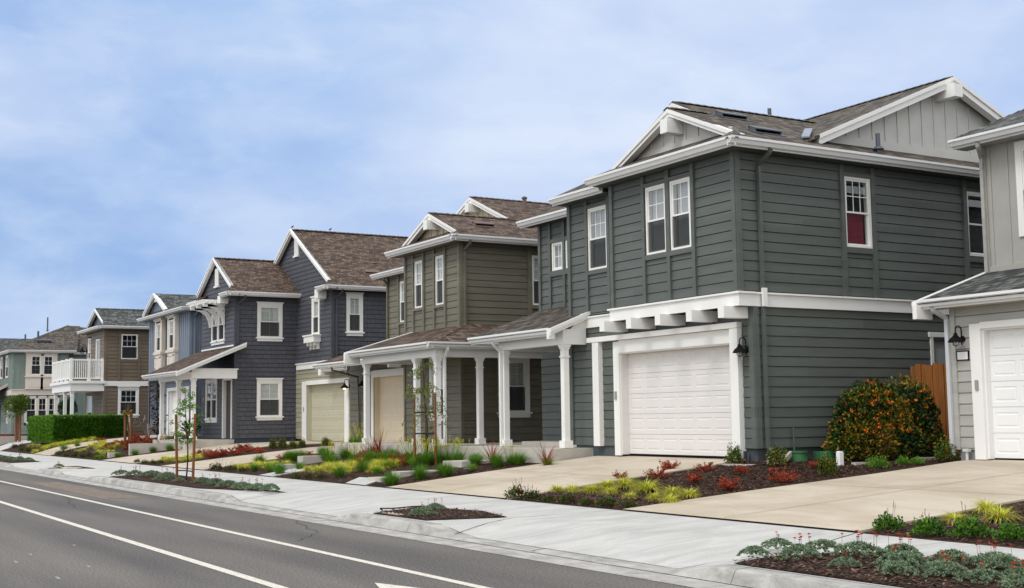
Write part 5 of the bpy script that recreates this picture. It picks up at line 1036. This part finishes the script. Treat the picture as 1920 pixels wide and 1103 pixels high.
def mound(mb,n,R,H,L,wd,mis,rough=.15,thick=.35,lump=3):
    ph=[rnd.random()*6.28 for _ in range(4)]
    for _ in range(n):
        az=rnd.random()*6.28; u=rnd.random()**.6; el=math.asin(min(1,rnd.random()**.8))
        rr=(1-thick*rnd.random())*(1+rough*math.sin(lump*az+ph[0])+rough*math.sin(5*el+ph[1]+2*az))
        x=R*rr*math.cos(el)*math.cos(az); y=R*rr*math.cos(el)*math.sin(az); z=H*rr*math.sin(el)
        d=Vector((x/R,y/R,z/H+.35)).normalized()+Vector((rnd.uniform(-.7,.7),rnd.uniform(-.7,.7),rnd.uniform(-.4,.7)))
        leaf(mb,(x,y,max(z,.01)),d,L*rnd.uniform(.7,1.2),wd*rnd.uniform(.7,1.2),rnd.choice(mis))
def P_tuft(var,mats,n=460,h=.72,lean=.95,curl=.5):
    mb=MB()
    for _ in range(n):
        a=rnd.random()*6.28; r=rnd.random()**.7*.18; blade(mb,(r*math.cos(a),r*math.sin(a),0),a+rnd.uniform(-.6,.6),h*rnd.uniform(.6,1.05),rnd.random()*lean,curl*rnd.uniform(.3,1.6),.009,rnd.randrange(len(mats)))
    return mb,mats,None,None
def P_yellow(var):
    mb=MB()
    for _ in range(420):
        a=rnd.random()*6.28; r=rnd.random()*.1; blade(mb,(r*math.cos(a),r*math.sin(a),0),a+rnd.uniform(-.5,.5),rnd.uniform(.42,.72),rnd.uniform(.2,1.1),rnd.uniform(1.1,2.3),.010,rnd.choice((0,0,1,2)),5)
    return mb,[F['yel'],F['yel2'],F['bright']],None,None
def P_silver(var):
    mb=MB(); pa_=rnd.random()*6
    for _ in range(150):
        a=rnd.random()*6.28; R0=.46*(1+.18*math.sin(2*a+pa_)+.1*math.sin(5*a)); r=rnd.random()**.55*R0; cx,cy=r*math.cos(a),r*math.sin(a); cz_=.24*(1-(r/R0)**2.2)+.015
        for k in range(13):
            az=rnd.random()*6.28; d=Vector((math.cos(az)+cx,math.sin(az)+cy,rnd.uniform(.1,1.5))); leaf(mb,(cx,cy,cz_*rnd.uniform(.7,1.0)),d,rnd.uniform(.04,.075),.0125,rnd.choice((0,0,1)))
    mf=MB()
    if var!=1:
        for _ in range(3+2*var):
            a=rnd.random()*6.28; r=rnd.random()*.38; x,y=r*math.cos(a),r*math.sin(a); h=rnd.uniform(.3,.46); mf.tube([(x,y,.1),(x+.02,y,h)],.004,4,0)
            for k in range(9): az=k*.7; leaf(mf,(x+.02,y,h),(math.cos(az),math.sin(az),.5),.045,.014,1)
    return mb,[F['sil'],F['sil2']],mf if mf.f else None,[F['stem'],F['fr']]
def P_leafy(mats,n=260,H=.42,L=.085,wd=.03,flowers=None,nf=0,stalks=0):
    def f(var):
        mb=MB(); mound(mb,int(n*2.1),.47,H,L*.85,wd,list(range(len(mats))),rough=.16,thick=.5)
        mf=MB()
        for _ in range(nf):
            a=rnd.random()*6.28; r=rnd.random()**.6*.45; x,y=r*math.cos(a),r*math.sin(a); h=H*(1.05-.6*r)+rnd.uniform(0,.08)
            for k in range(6): az=k*1.05; leaf(mf,(x,y,h),(math.cos(az),math.sin(az),.35),.04,.016,1)
        for _ in range(stalks):
            a=rnd.random()*6.28; r=rnd.random()*.3; x,y=r*math.cos(a),r*math.sin(a); e_=Vector((x*1.5,y*1.5,H+rnd.uniform(.12,.38))); mf.tube([(x,y,.15),e_],.005,4,0)
            for k in range(6): leaf(mf,e_-Vector((0,0,.03*k)),(rnd.uniform(-1,1),rnd.uniform(-1,1),.6),.035,.012,0)
        return mb,mats,(mf if mf.f else None),[F['stem'],flowers or F['pur']]
    return f
def P_red(var):
    mb=MB()
    for _ in range(17):
        a=rnd.random()*6.28; el=rnd.uniform(.15,.95); L=rnd.uniform(.3,.55); e_=Vector((math.cos(a)*L*math.cos(el),math.sin(a)*L*math.cos(el),L*math.sin(el)*.9+.03)); mb.tube([(0,0,0),e_*.5+Vector((0,0,.04)),e_],.006,4,3)
        for k in range(48):
            t=rnd.uniform(.2,1.03); p_=e_*t+Vector((rnd.uniform(-.05,.05),rnd.uniform(-.05,.05),rnd.uniform(-.02,.05))); leaf(mb,p_,(rnd.uniform(-1,1),rnd.uniform(-1,1),rnd.uniform(0,1)),.055,.018,rnd.choice((0,0,1,2)))
    return mb,[F['red'],F['red2'],F['red3'],F['stem']],None,None
def P_phormium(var):
    mb=MB()
    for _ in range(34): a=rnd.random()*6.28; blade(mb,(rnd.uniform(-.05,.05),rnd.uniform(-.05,.05),0),a,rnd.uniform(.5,1.15),rnd.uniform(.05,1.0),rnd.uniform(0,.7),.022,rnd.choice((0,1,1,2)),4)
    return mb,[F['red'],F['red3'],foliage('leaf_pink',srgb(176,92,80)) if 'leaf_pink' not in MATS else MATS['leaf_pink']],None,None
def P_bulbine(var):
    mb,m_,_,_=P_tuft(var,[F['fox'],F['green']],300,.45,.8,.4); mf=MB()
    for _ in range(16):
        a=rnd.random()*6.28; r=rnd.random()*.2; x,y=r*math.cos(a),r*math.sin(a); e_=Vector((x*2.4,y*2.4,rnd.uniform(.5,.9))); mf.tube([(x,y,.1),e_],.005,4,0)
        for k in range(12): leaf(mf,e_-Vector((0,0,.014*k)),(rnd.uniform(-1,1),rnd.uniform(-1,1),.3),.034,.012,1)
    return mb,m_,mf,[F['fox'],F['fy']]
PROTO={
 'tuft':('grass_tuft','ornamental grass','dark green grass tuft',lambda v:P_tuft(v,[F['green'],F['fox'],F['green']]),.95),
 'brighttuft':('grass_tuft','ornamental grass','lime-green grass tuft',lambda v:P_tuft(v,[F['bright'],F['fox']],320,.7),.95),
 'yellow':('sedge','ornamental grass','yellow sedge clump',P_yellow,.82),
 'silver':('groundcover_plant','plant','grey-green groundcover plant',P_silver,1.0),
 'geranium':('leafy_plant','plant','green leafy mound',P_leafy([F['green'],F['fox'],F['dgreen']],300,.4,.1,.036,None,3,3),1.0),
 'purple':('geranium','flowering plant','purple-flowered low plant',P_leafy([F['green'],F['dgreen'],F['red3']],240,.38,.09,.034,F['pur'],10,7),1.0),
 'lowgreen':('leafy_plant','plant','fresh green clump',P_leafy([F['fox'],F['green']],230,.4,.1,.032),1.0),
 'box':('small_shrub','shrub','small rounded shrub',P_leafy([F['dgreen'],F['green'],F['gold'],F['dk']],800,.8,.075,.03),1.0),
 'red':('red_shrub','shrub','rust-red low shrub',P_red,.9),
 'phormium':('flax_plant','plant','spiky maroon flax plant',P_phormium,.85),
 'bulbine':('bulbine_plant','flowering plant','yellow-flowered bulbine tuft',P_bulbine,.7)}
def bed_of(x,y):
    if x<10.2:
        for k,(a,b,t) in enumerate(((0,11,'the nearest kerbside bed'),(15,19,'the small pocket with the meter cover'),(24,36,'the kerbside bed around the sapling'),(41,45,'the small far kerbside pocket'),(50,67,'the farthest kerbside bed'))):
            if a<=y<=b: return t
    if y<11: return 'the bed right of the grey driveway'
    if y<15.3+(0 if x<12 else 3.3) and y<18.6 or y<18.7: return 'the bed between the two nearest driveways'
    if y<24.6 : return 'the strip left of the near driveway'
    if y<35.6: return 'the terraced bed before the olive house'
    if y<37.5: return 'the ground beside the olive garage'
    if y<43.5: return 'the bed before the dark blue garage'
    if y<49.2 : return 'the strip by the dark blue porch'
    if y<57.5: return 'the far bed behind the sapling'
    return 'the bed before the clipped hedge'
ORD=['first','second','third','fourth','fifth','sixth','seventh','eighth','ninth','tenth','eleventh','twelfth','thirteenth','fourteenth','fifteenth','sixteenth','seventeenth','eighteenth','nineteenth','twentieth','twenty-first','twenty-second','twenty-third','twenty-fourth','twenty-fifth']+['%d-th'%k for k in range(26,90)]
allp={}
for D_ in (PL,PF):
    for k,l in D_.items():
        for x,y,w_ in l:
            if D_ is PF and x>=11.9 and y>61.9 and k in('yellow','tuft','purple'): s_=61.7/y; x,y=max(x*s_,11.05),61.7+rnd.uniform(-.4,.3)
            if 22.5<y<34.4 and x>14.3: s_=(14.2-rnd.random()*.2)/x; x,y=x*s_,y*s_
            if k=='phormium' and y>34 and y<38: s_=14.1/x; x,y=x*s_,y*s_
            allp.setdefault(k,[]).append((x,y,w_))
# dense planting between the entry steps of the olive house bed
for q_ in ((8.9,7.6),(9.5,8.6),(9.05,8.25),(9.6,7.6),(9.2,6.7),(8.7,6.6),(9.55,7.0)): allp['silver'].append(q_+(.4,))
for k in range(14): allp['yellow'].append((11.7+rnd.random()*1.5,26.6+rnd.random()*3.6,.4))
for k in range(9): allp['yellow'].append((11.4+rnd.random()*1.0,32.6+rnd.random()*2.0,.36))
for k in range(6): allp['bulbine'].append((12.6+rnd.random()*1.6,25.9+rnd.random()*4.6,.42))
for k in range(14): allp['red'].append((12.9+rnd.random()*1.2,27.2+rnd.random()*3.4,.42))
for k in range(5): allp['tuft'].append((13.0+rnd.random()*1.2,26.2+rnd.random()*4,.44))
for k in range(5): allp['tuft'].append((12.2+rnd.random()*1.8,33+rnd.random()*2,.42))
for k in range(6): allp['red'].append((12.6+rnd.random()*1.5,40.2+rnd.random()*1.8,.45))
for k in range(8): allp['red'].append((12.6+rnd.random()*1.9,50.5+rnd.random()*5.5,.5))
for k in range(8): allp['purple'].append((11.05+rnd.random()*.3,50.2+k*.85,.42))
for k in range(5): allp['purple'].append((11.1+rnd.random()*.2,62.2+k*.9,.42))
for x_,y_ in ((13.3,29.4),): allp['phormium'].append((x_,y_,.62))
# fill the low yellow carpet in the far beds
for k in range(16): allp['yellow'].append((11.5+k%8*.3+rnd.uniform(-.1,.1),61.9+k//8*.5,.42))
for k in range(9): allp['yellow'].append((12.3+rnd.uniform(-.4,.6),52.5+k*.5,.4))
for k in range(6): allp['yellow'].append((11.5+k*.24,41.6+rnd.uniform(-.5,.3),.36))
for k,l in allp.items():
    nm,cat,desc,fn,wnat=PROTO[k]; proto=[]
    for v in range(3):
        r_=fn(v); me=r_[0].build(nm,r_[1],fixn=False); fl=r_[2].build('flower',r_[3],me,fixn=False) if r_[2] else None
        proto.append([me,fl,False])
    byb={}
    for p_ in l: byb.setdefault(bed_of(*p_[:2]),[]).append(p_)
    i=0
    for bd,ps in byb.items():
        ps.sort(key=lambda p:-(p[0]*.858-p[1]*.513)/(p[0]*.512+p[1]*.8535))
        for j,(x,y,w_) in enumerate(ps):
            pr=proto[i%3]
            if not pr[2]: o,fl=pr[0],pr[1]; pr[2]=True
            else:
                o=pr[0].copy(); S.collection.objects.link(o); fl=None
                if pr[1] is not None: fl=pr[1].copy(); S.collection.objects.link(fl); fl.parent=o
            z=pzz(x,y)+.03 if x<10.3 else gz(x,y)+.005
            s=w_/wnat*{'yellow':1.02,'purple':1.02,'silver':1.16,'geranium':1.12,'phormium':.82}.get(k,1.2); o.location=(x,y,z); o.rotation_euler=(0,0,rnd.random()*6.28); o.scale=(s*rnd.uniform(.92,1.08),s*rnd.uniform(.92,1.08),s*rnd.uniform(.9,1.12))
            tag(o,(desc+', '+(ORD[j]+' from the right in ' if len(ps)>1 else 'in ')+bd),cat,nm.replace('_',' ')+'s in '+bd)
            i+=1
    for pr in proto:
        if not pr[2]:
            if pr[1] is not None: bpy.data.objects.remove(pr[1])
            bpy.data.objects.remove(pr[0])
# ---------------- large flowering bush ----------------
def bush():
    mb=MB(); C=Vector((17.74,16.4,.72)); ph=[rnd.random()*6 for _ in range(6)]
    def rad(az,el): return (1+.09*math.sin(3*az+ph[0])+.06*math.sin(7*az+ph[1]+3*el)+.06*math.sin(5*el+ph[2])+.045*math.sin(11*az+9*el)+.03*math.sin(17*az-13*el))*(1+.06*math.cos(az)*math.cos(el)*(1 if el>.25 else 0))
    for k in range(7): a=rnd.random()*6.28; mb.tube([C,C+Vector((math.cos(a)*.4,math.sin(a)*.2,.6)),C+Vector((math.cos(a)*.9,math.sin(a)*.5,1.1))],[.03,.02,.01],5,4)
    for _ in range(17000):
        az=rnd.random()*6.28; el=math.asin(rnd.uniform(-.62,1)); q=rad(az,el)*(1-.25*rnd.random()**2)
        X_,Y2,Z_=1.12*q*math.cos(el)**.75*math.cos(az),.78*q*math.cos(el)*math.sin(az),.52+(.86+.1*math.cos(az)*math.cos(el))*q*math.sin(el)
        if Z_<.06: continue
        d=Vector((X_/1.4,Y2/.8,(Z_-.5)))+Vector((rnd.uniform(-.8,.8),rnd.uniform(-.8,.8),rnd.uniform(-.3,.9)))
        cl=math.sin(X_*5+ph[3])*math.sin(Z_*6+ph[4])+math.sin(Y2*5+X_*3)*.6+rnd.uniform(-.6,.6)
        mi=rnd.choice((1,1,3,0,6)) if cl>.35 else rnd.choice((2,0,0,3,5,1)) if cl>-.3 else rnd.choice((2,0,2,3,0))
        leaf(mb,C+Vector((X_,Y2,Z_)),d,rnd.uniform(.05,.085),rnd.uniform(.018,.028),mi)
    o=mb.build('flowering_bush',[F['dgreen'],F['gold'],F['dk'],F['olive'],F['stem'],F['green'],F['rust']],fixn=False)
    mf=MB()
    for _ in range(105):
        az=rnd.random()*6.28; el=math.asin(rnd.uniform(0,1)); 
        if rnd.random()<.35: az=rnd.uniform(-2.4,-.9)
        q=rad(az,el)*1.02; c=C+Vector((1.12*q*math.cos(el)**.75*math.cos(az),.78*q*math.cos(el)*math.sin(az),.52+(.86+.1*math.cos(az)*math.cos(el))*q*math.sin(el)))
        for k in range(rnd.randrange(3,11)): leaf(mf,c+Vector((rnd.uniform(-.035,.035),rnd.uniform(-.035,.035),rnd.uniform(-.02,.03))),(rnd.uniform(-1,1),rnd.uniform(-1,.6),rnd.uniform(-.2,1)),.036,.017,0)
    mf.build('flower',[F['org_']],o,fixn=False)
    return tag(o,'big rounded bush with orange flowers against the slate-green side wall','bush')
bush()
# ---------------- hedge ----------------
def hedge():
    mb=MB(); 
    for (x0,x1,y0,y1) in ((11.9,15.35,62.35,63.35),(11.9,12.7,63.3,68.7)):
        mb.box(x0+.12,x1-.12,y0+.12,y1-.12,.7,1.86,1)
    def put(x,y,z,n,mi): leaf(mb,(x,y,z),Vector(n)+Vector((rnd.uniform(-.5,.5),rnd.uniform(-.5,.5),rnd.uniform(-.2,.9))),rnd.uniform(.07,.13),.024,mi)
    wob=lambda a,b:.04*math.sin(a*7)+.03*math.sin(b*9+a*3)
    for _ in range(9000): x=rnd.uniform(11.9,15.35); z=rnd.uniform(.75,1.95); put(x,62.35+wob(x,z)+rnd.uniform(-.02,.12),z,(0,-1,.3),rnd.choice((0,1,1)))  # dark leaves outweigh light ones here: this face's shade put into the colour
    for _ in range(5000): y=rnd.uniform(62.35,68.7); z=rnd.uniform(.75,1.95); put(11.9+wob(y,z)+rnd.uniform(-.02,.1),y,z,(-1,0,.3),rnd.choice((0,0,1)))
    for _ in range(3000): x=rnd.uniform(11.9,15.35); y=rnd.uniform(62.35,63.35); put(x,y,1.92+wob(x,y)*.7,(0,0,1),0)  # light leaves only: the brighter light on top put into the colour
    for _ in range(1500): x=rnd.uniform(11.9,12.7); y=rnd.uniform(63,68.7); put(x,y,1.92+wob(x,y)*.7,(0,0,1),0)
    for _ in range(1800): y=rnd.uniform(62.35,63.35); z=rnd.uniform(.75,1.95); put(15.35+wob(y,z),y,z,(1,0,.3),0)
    for _ in range(260): x=rnd.uniform(11.9,15.35); y=rnd.uniform(62.35,63.3); blade(mb,(x,y,1.9),rnd.random()*6.28,rnd.uniform(.08,.2),rnd.random()*.5,.3,.012,0,2)
    return tag(mb.build('hedge',[F['hedge'],F['hedge2']],fixn=False),'clipped boxy green hedge in front of the brown balcony house','hedge')
hedge()
# ---------------- trees ----------------
M_BARKT=mat('tree_bark',srgb(84,66,56),.9,var=.25,vs=12,bump=.5); M_STAKE=mat('stake_wood',srgb(124,80,46),.8,var=.2,vs=8,stretch=(6,6,.7),bump=.4)
M_TIE=mat('tie_rubber',srgb(30,34,48),.6,var=0)
def stakes(lst,where,h,r=.035,lean=0):
    for k,(x,y,z) in enumerate(lst):
        mb=MB(); mb.tube([(x,y,z-.2),(x+lean*(1 if k else -1),y,z+h)],[r,r],10)
        tag(mb.build('tree_stake',M_STAKE),('left' if k==0 else 'right')+' round wooden stake '+where,'stake','wooden stakes '+where)
def tree(loc,h,rt,label,crown_fn,mats,name='young_tree',bark=None,bend=.05):
    o=root(name,loc,label,'tree'); x,y,z=loc; pts=[]; rr=[]
    for k in range(9): t=k/8; pts.append((x+bend*math.sin(t*5),y+bend*math.sin(t*3+1)*.7-bend*.5,z-.1+(h+.1)*t)); rr.append(rt*(1-.72*t))
    mb=MB(); mb.tube(pts,rr,8); mb.build('trunk',bark or M_BARKT,o,org(o)); mb=MB(); crown_fn(mb,pts); mb.build('crown',mats,o,org(o),fixn=False); return o
def cr_sapling(mb,pts):
    for k in range(26):
        t=rnd.uniform(.32,1.0); i=t*8; a=Vector(pts[int(min(i,7))]).lerp(Vector(pts[int(min(i,7))+1]),i-int(min(i,7))); az=rnd.random()*6.28; L=rnd.uniform(.2,.68)*(1.15-t*.75); e_=a+Vector((math.cos(az)*L,math.sin(az)*L,L*rnd.uniform(.1,.7)))
        mb.tube([a,(a+e_)/2+Vector((0,0,.03)),e_],.005,4,2)
        for _ in range(30): u=rnd.uniform(.35,1.05); leaf(mb,a.lerp(e_,u)+Vector((rnd.uniform(-.07,.07),rnd.uniform(-.07,.07),rnd.uniform(-.05,.05))),(rnd.uniform(-1,1),rnd.uniform(-1,1),rnd.uniform(-.4,.8)),.06,.018,rnd.choice((0,1)))
tree((8.9,30.35,.16),2.25,.022,'leafy sapling tied between two wooden stakes in the kerbside bed',cr_sapling,[F['green'],F['fox'],F['stem']],bark=mat('bark_dark',srgb(46,38,38),.9))
stakes([(8.84,30.85,.14),(8.98,30.05,.14)],'beside the kerbside sapling',1.66,.033,.05)
for z_ in (1.2,.42): mb=MB(); mb.tube([(8.86,30.82,z_),(8.9,30.4,z_+.01),(8.97,30.07,z_)],.016,6); tag(mb.build('tree_tie',M_TIE),('upper' if z_>1 else 'lower')+' black tie between the stakes of the kerbside sapling','tree tie','ties on the kerbside sapling')
def cr_weep(mb,pts):
    for k in range(40):
        t=rnd.uniform(.3,1.0); i=t*8; j=int(min(i,7)); a=Vector(pts[j]).lerp(Vector(pts[j+1]),i-j); az=rnd.random()*6.28; L=rnd.uniform(.15,.6)*(1.25-t*.8); e_=a+Vector((math.cos(az)*L,math.sin(az)*L,L*rnd.uniform(-.2,.6)))
        e2=e_+Vector((math.cos(az)*.08,math.sin(az)*.08,-rnd.uniform(.05,.35))); mb.tube([a,e_,e2],.005,4,2)
        for _ in range(34): u=rnd.random(); p_=(a.lerp(e_,.3+.7*u) if rnd.random()<.5 else e_.lerp(e2,u)); leaf(mb,p_+Vector((rnd.uniform(-.05,.05),rnd.uniform(-.05,.05),rnd.uniform(-.05,.05))),(rnd.uniform(-1,1),rnd.uniform(-1,1),rnd.uniform(-1,.3)),.055,.012,rnd.choice((0,1)))
tree((13.55,26.7,.5),2.5,.05,'slender young tree with pale drooping leaves before the white olive-house porch columns',cr_weep,[F['bright'],F['olive'],F['stem']])
stakes([(13.45,27.05,.5),(13.65,26.35,.5)],'beside the slender tree at the white columns',1.7,.03)
for z_ in (1.75,1.25): mb=MB(); mb.tube([(13.46,27.03,z_),(13.55,26.7,z_+.01),(13.64,26.37,z_)],.018,6); tag(mb.build('tree_tie',M_TIE),('upper' if z_>1.5 else 'lower')+' black tie on the slender tree at the white columns','tree tie','ties on the slender tree')
def cr_dead(mb,pts):
    c=Vector(pts[-1])
    for _ in range(150): a=rnd.random()*6.28; leaf(mb,c+Vector((rnd.uniform(-.15,.15),rnd.uniform(-.15,.15),rnd.uniform(-.12,.08))),(math.cos(a),math.sin(a),-.6),.14,.02,rnd.choice((0,1)))
    for _ in range(7): a=rnd.random()*6.28; mb.tube([c,c+Vector((math.cos(a)*.2,math.sin(a)*.2,rnd.uniform(.1,.5)))],.006,4,2)
tree((13.4,54.2,.75),1.35,.05,'withered brown young tree between two thick stakes right of the hedge',cr_dead,[F['stem'],F['gold'],F['stem']])
stakes([(13.32,54.35,.7),(13.48,54.02,.7)],'holding the withered tree right of the hedge',1.4,.06)
def cr_ball(R,n,H=None):
    def f(mb,pts):
        c=Vector(pts[-1])-Vector((0,0,R*.3)); lobes=[(Vector((rnd.uniform(-.5,.5),rnd.uniform(-.5,.5),rnd.uniform(-.5,.5)))*R,R*rnd.uniform(.45,.75)) for _ in range(9)]
        for l_,r_ in lobes: mb.tube([c-Vector((0,0,R*.6)),c+l_*.8],.02,5,2)
        for _ in range(n):
            l_,r_=rnd.choice(lobes); d=Vector((rnd.gauss(0,1),rnd.gauss(0,1),rnd.gauss(0,1))).normalized(); leaf(mb,c+l_+d*r_*rnd.uniform(.7,1.05),d+Vector((0,0,.3)),.11,.035,rnd.choice((0,0,1)))
    return f
tree((12.3,74.3,.85),2.1,.05,'small round-crowned staked tree with olive-green leaves before the sea-green house',cr_ball(.62,2600),[F['olive'],F['green'],F['stem']],name='round_tree')
stakes([(12.26,74.5,.85),(12.4,74.15,.85)],'under the round tree at the far left',1.55,.07)
tree((16.6,82,.95),1.9,.06,'dark tufted small tree seen between the white balcony columns',cr_ball(.55,1500),[F['dk'],F['dgreen'],F['stem']],name='round_tree')
def cr_redv(mb,pts):
    for k in range(30):
        t=rnd.uniform(.15,1); i=t*8; j=int(min(i,7)); a=Vector(pts[j]).lerp(Vector(pts[j+1]),i-j); az=rnd.random()*6.28; e_=a+Vector((math.cos(az)*.3,math.sin(az)*.3,.1))
        for _ in range(12): leaf(mb,a.lerp(e_,rnd.uniform(.2,1))+Vector((rnd.uniform(-.1,.1),rnd.uniform(-.1,.1),rnd.uniform(-.1,.1))),(rnd.uniform(-1,1),rnd.uniform(-1,1),0),.13,.04,rnd.choice((0,1,1)))
tree((14.4,53.4,.85),2.45,.02,'thin upright shrub with dark red leaves by the far white porch column',cr_redv,[F['red3'],F['dk'],F['stem']],name='red_leafed_tree')
mb=MB()
for _ in range(16): a=rnd.random()*6.28; c=Vector((14.35,54.6,.85)); mb.tube([c,c+Vector((math.cos(a)*.2,math.sin(a)*.2,.5)),c+Vector((math.cos(a)*.5,math.sin(a)*.5,rnd.uniform(.7,1.1))),c+Vector((math.cos(a)*.75,math.sin(a)*.75,rnd.uniform(.5,.9)))],[.015,.012,.009,.004],5)
tag(mb.build('bare_shrub',mat('pale_twig',srgb(150,140,132),.9)),'leafless pale arching shrub beside the blue-grey house corner','shrub')
# potted plant in the dark porch
o=root('potted_plant',(15.0,50.6,.92),'dark leafy potted plant in the shade of the dark blue house porch','potted plant'); mb=MB(); mb.lathe((15.0,50.6,.92),[(.13,0),(.2,.32),(.21,.34),(.19,.34)],14); mb.build('pot',mat('pot_brown',srgb(96,60,44),.7),o,org(o))
mb=MB(); c=Vector((15.0,50.6,1.25)); 
for _ in range(160): d=Vector((rnd.gauss(0,1),rnd.gauss(0,1),abs(rnd.gauss(0,1.2)))).normalized(); leaf(mb,c+d*rnd.uniform(.05,.45),d,.16,.05,0)
mb.build('foliage',F['dgreen'],o,org(o),fixn=False)
# ---------------- small things ----------------
def small(name,label,cat,mt,fn): mb=MB(); fn(mb); return tag(mb.build(name,mt),label,cat)
fo=root('fence',(19.5,15.9,.78),'tall golden-brown wooden board fence closing the gap between the slate-green and grey houses','fence')
M_FEN=mat('fence_wood',srgb(150,94,44),.75,var=.3,vs=3,stretch=(9,9,.5),bump=.5,bs=12)
mb=MB(); y=14.62; k=0
while y<17.2: mb.box(19.5-.012*(k%2),19.52,y,y+.125,.75,2.5+.02*(k%3)); y+=.137; k+=1
for z_ in (1.0,1.7,2.25): mb.box(19.52,19.56,14.6,17.22,z_,z_+.09)
mb.build('board',M_FEN,fo,org(fo)); mb=MB(); mb.box(19.4,19.5,16.55,16.65,.7,1.2); mb.build('post',M_FEN,fo,org(fo))
M_VALVE=mat('valve_green',srgb(52,106,62),.55,var=.1)
small('valve_box','green plastic valve box beside the concrete splash block','valve box',M_VALVE,lambda m:m.lathe((16.15,16.95,.72),[(.19,0),(.17,.17),(.19,.175),(.19,.2),(.03,.205)],20))
small('valve_box','green plastic valve box between the splash block and the big flowering bush','valve box',M_VALVE,lambda m:m.lathe((16.75,16.85,.7),[(.2,0),(.22,.2),(.2,.205),(.17,.1),(.03,.1)],20))
def spl(m):
    P=[Vector((15.85,17.0,.84)),Vector((15.35,16.65,.72))]; d=(P[1]-P[0]).normalized(); s=Vector((-d.y,d.x,0)).normalized()
    for a,b,h in ((-.14,.14,.03),(-.16,-.12,.09),(.12,.16,.09)): m.prism([P[0]+s*a,P[0]+s*b,P[1]+s*b,P[1]+s*a],(0,0,h))
small('splash_block','pale concrete splash block under the downspout of the slate-green house','splash block',M_SPLASH,spl)
small('utility_marker','short white utility marker post standing in the mulch bed','marker post',mat('marker_white',srgb(240,240,240),.4,var=0),lambda m:(m.box(16.2,16.29,15.95,16.04,.6,.92),m.box(16.21,16.28,15.96,16.03,.92,.935)))
small('standpipe','thin grey standpipe against the slate-green side wall','pipe',M_METAL,lambda m:m.tube([(16.3,17.18,.6),(16.3,17.18,1.35)],.018,8))
small('electric_meter','small grey conduit box on the corner of the slate-green house by the garage','utility box',M_METAL,lambda m:(m.box(15.44,15.5,17.56,17.64,.78,.93),m.tube([(15.47,17.5,.7),(15.47,17.5,.9)],.02)))
small('storage_bin','rounded white bin standing at the right end of the clipped hedge','bin',mat('bin_white',srgb(226,228,232),.35,var=0),lambda m:m.lathe((15.75,64.3,.95),[(.3,0),(.36,.15),(.36,.7),(.3,.82),(.22,.88),(.2,.96),(.05,1.0)],24))  # unidentified white thing, given an invented lidded barrel shape
M_BIRD=mat('bird_black',srgb(20,20,24),.5,var=0)
for k,(x,y,d) in enumerate(((17.99,47.05,1),(19.6,47.0,.7))):
    z=zb+.05
    def bird(m):
        m.tube([(x-.06,y,z+.05),(x-.02,y,z+.05),(x+.025,y,z+.07),(x+.045,y,z+.1),(x+.055,y,z+.115)],[.007,.026,.03,.018,.017],8); m.tube([(x+.055,y,z+.115),(x+.085,y,z+.112)],[.01,.002],6)
        m.face([(x-.06,y-.012,z+.05),(x-.06,y+.012,z+.05),(x-.13,y+.018,z+.02),(x-.13,y-.018,z+.02)]); m.tube([(x,y-.01,z-.02),(x,y-.01,z+.05)],.003,4); m.tube([(x,y+.01,z-.02),(x,y+.01,z+.05)],.003,4)
    small('bird',('black bird perched at the peak' if k==0 else 'black bird perched a little right of the peak')+' of the dark blue house roof','bird',M_BIRD,bird)
small('garden_lamp','flat small path light in the mulch strip left of the near driveway','path light',M_METAL,lambda m:m.lathe((12.9,23.45,.42),[(.02,0),(.02,.1),(.1,.105),(.1,.12),(.02,.14)],12))
small('irrigation_pipe','black drip hose lying on the small kerbside pocket','hose',M_BLK,lambda m:m.tube([(8.75+.4*math.cos(t),17.9+.45*math.sin(t),.195+.012*math.sin(3*t)) for t in [k*.28 for k in range(12)]],.011,6))
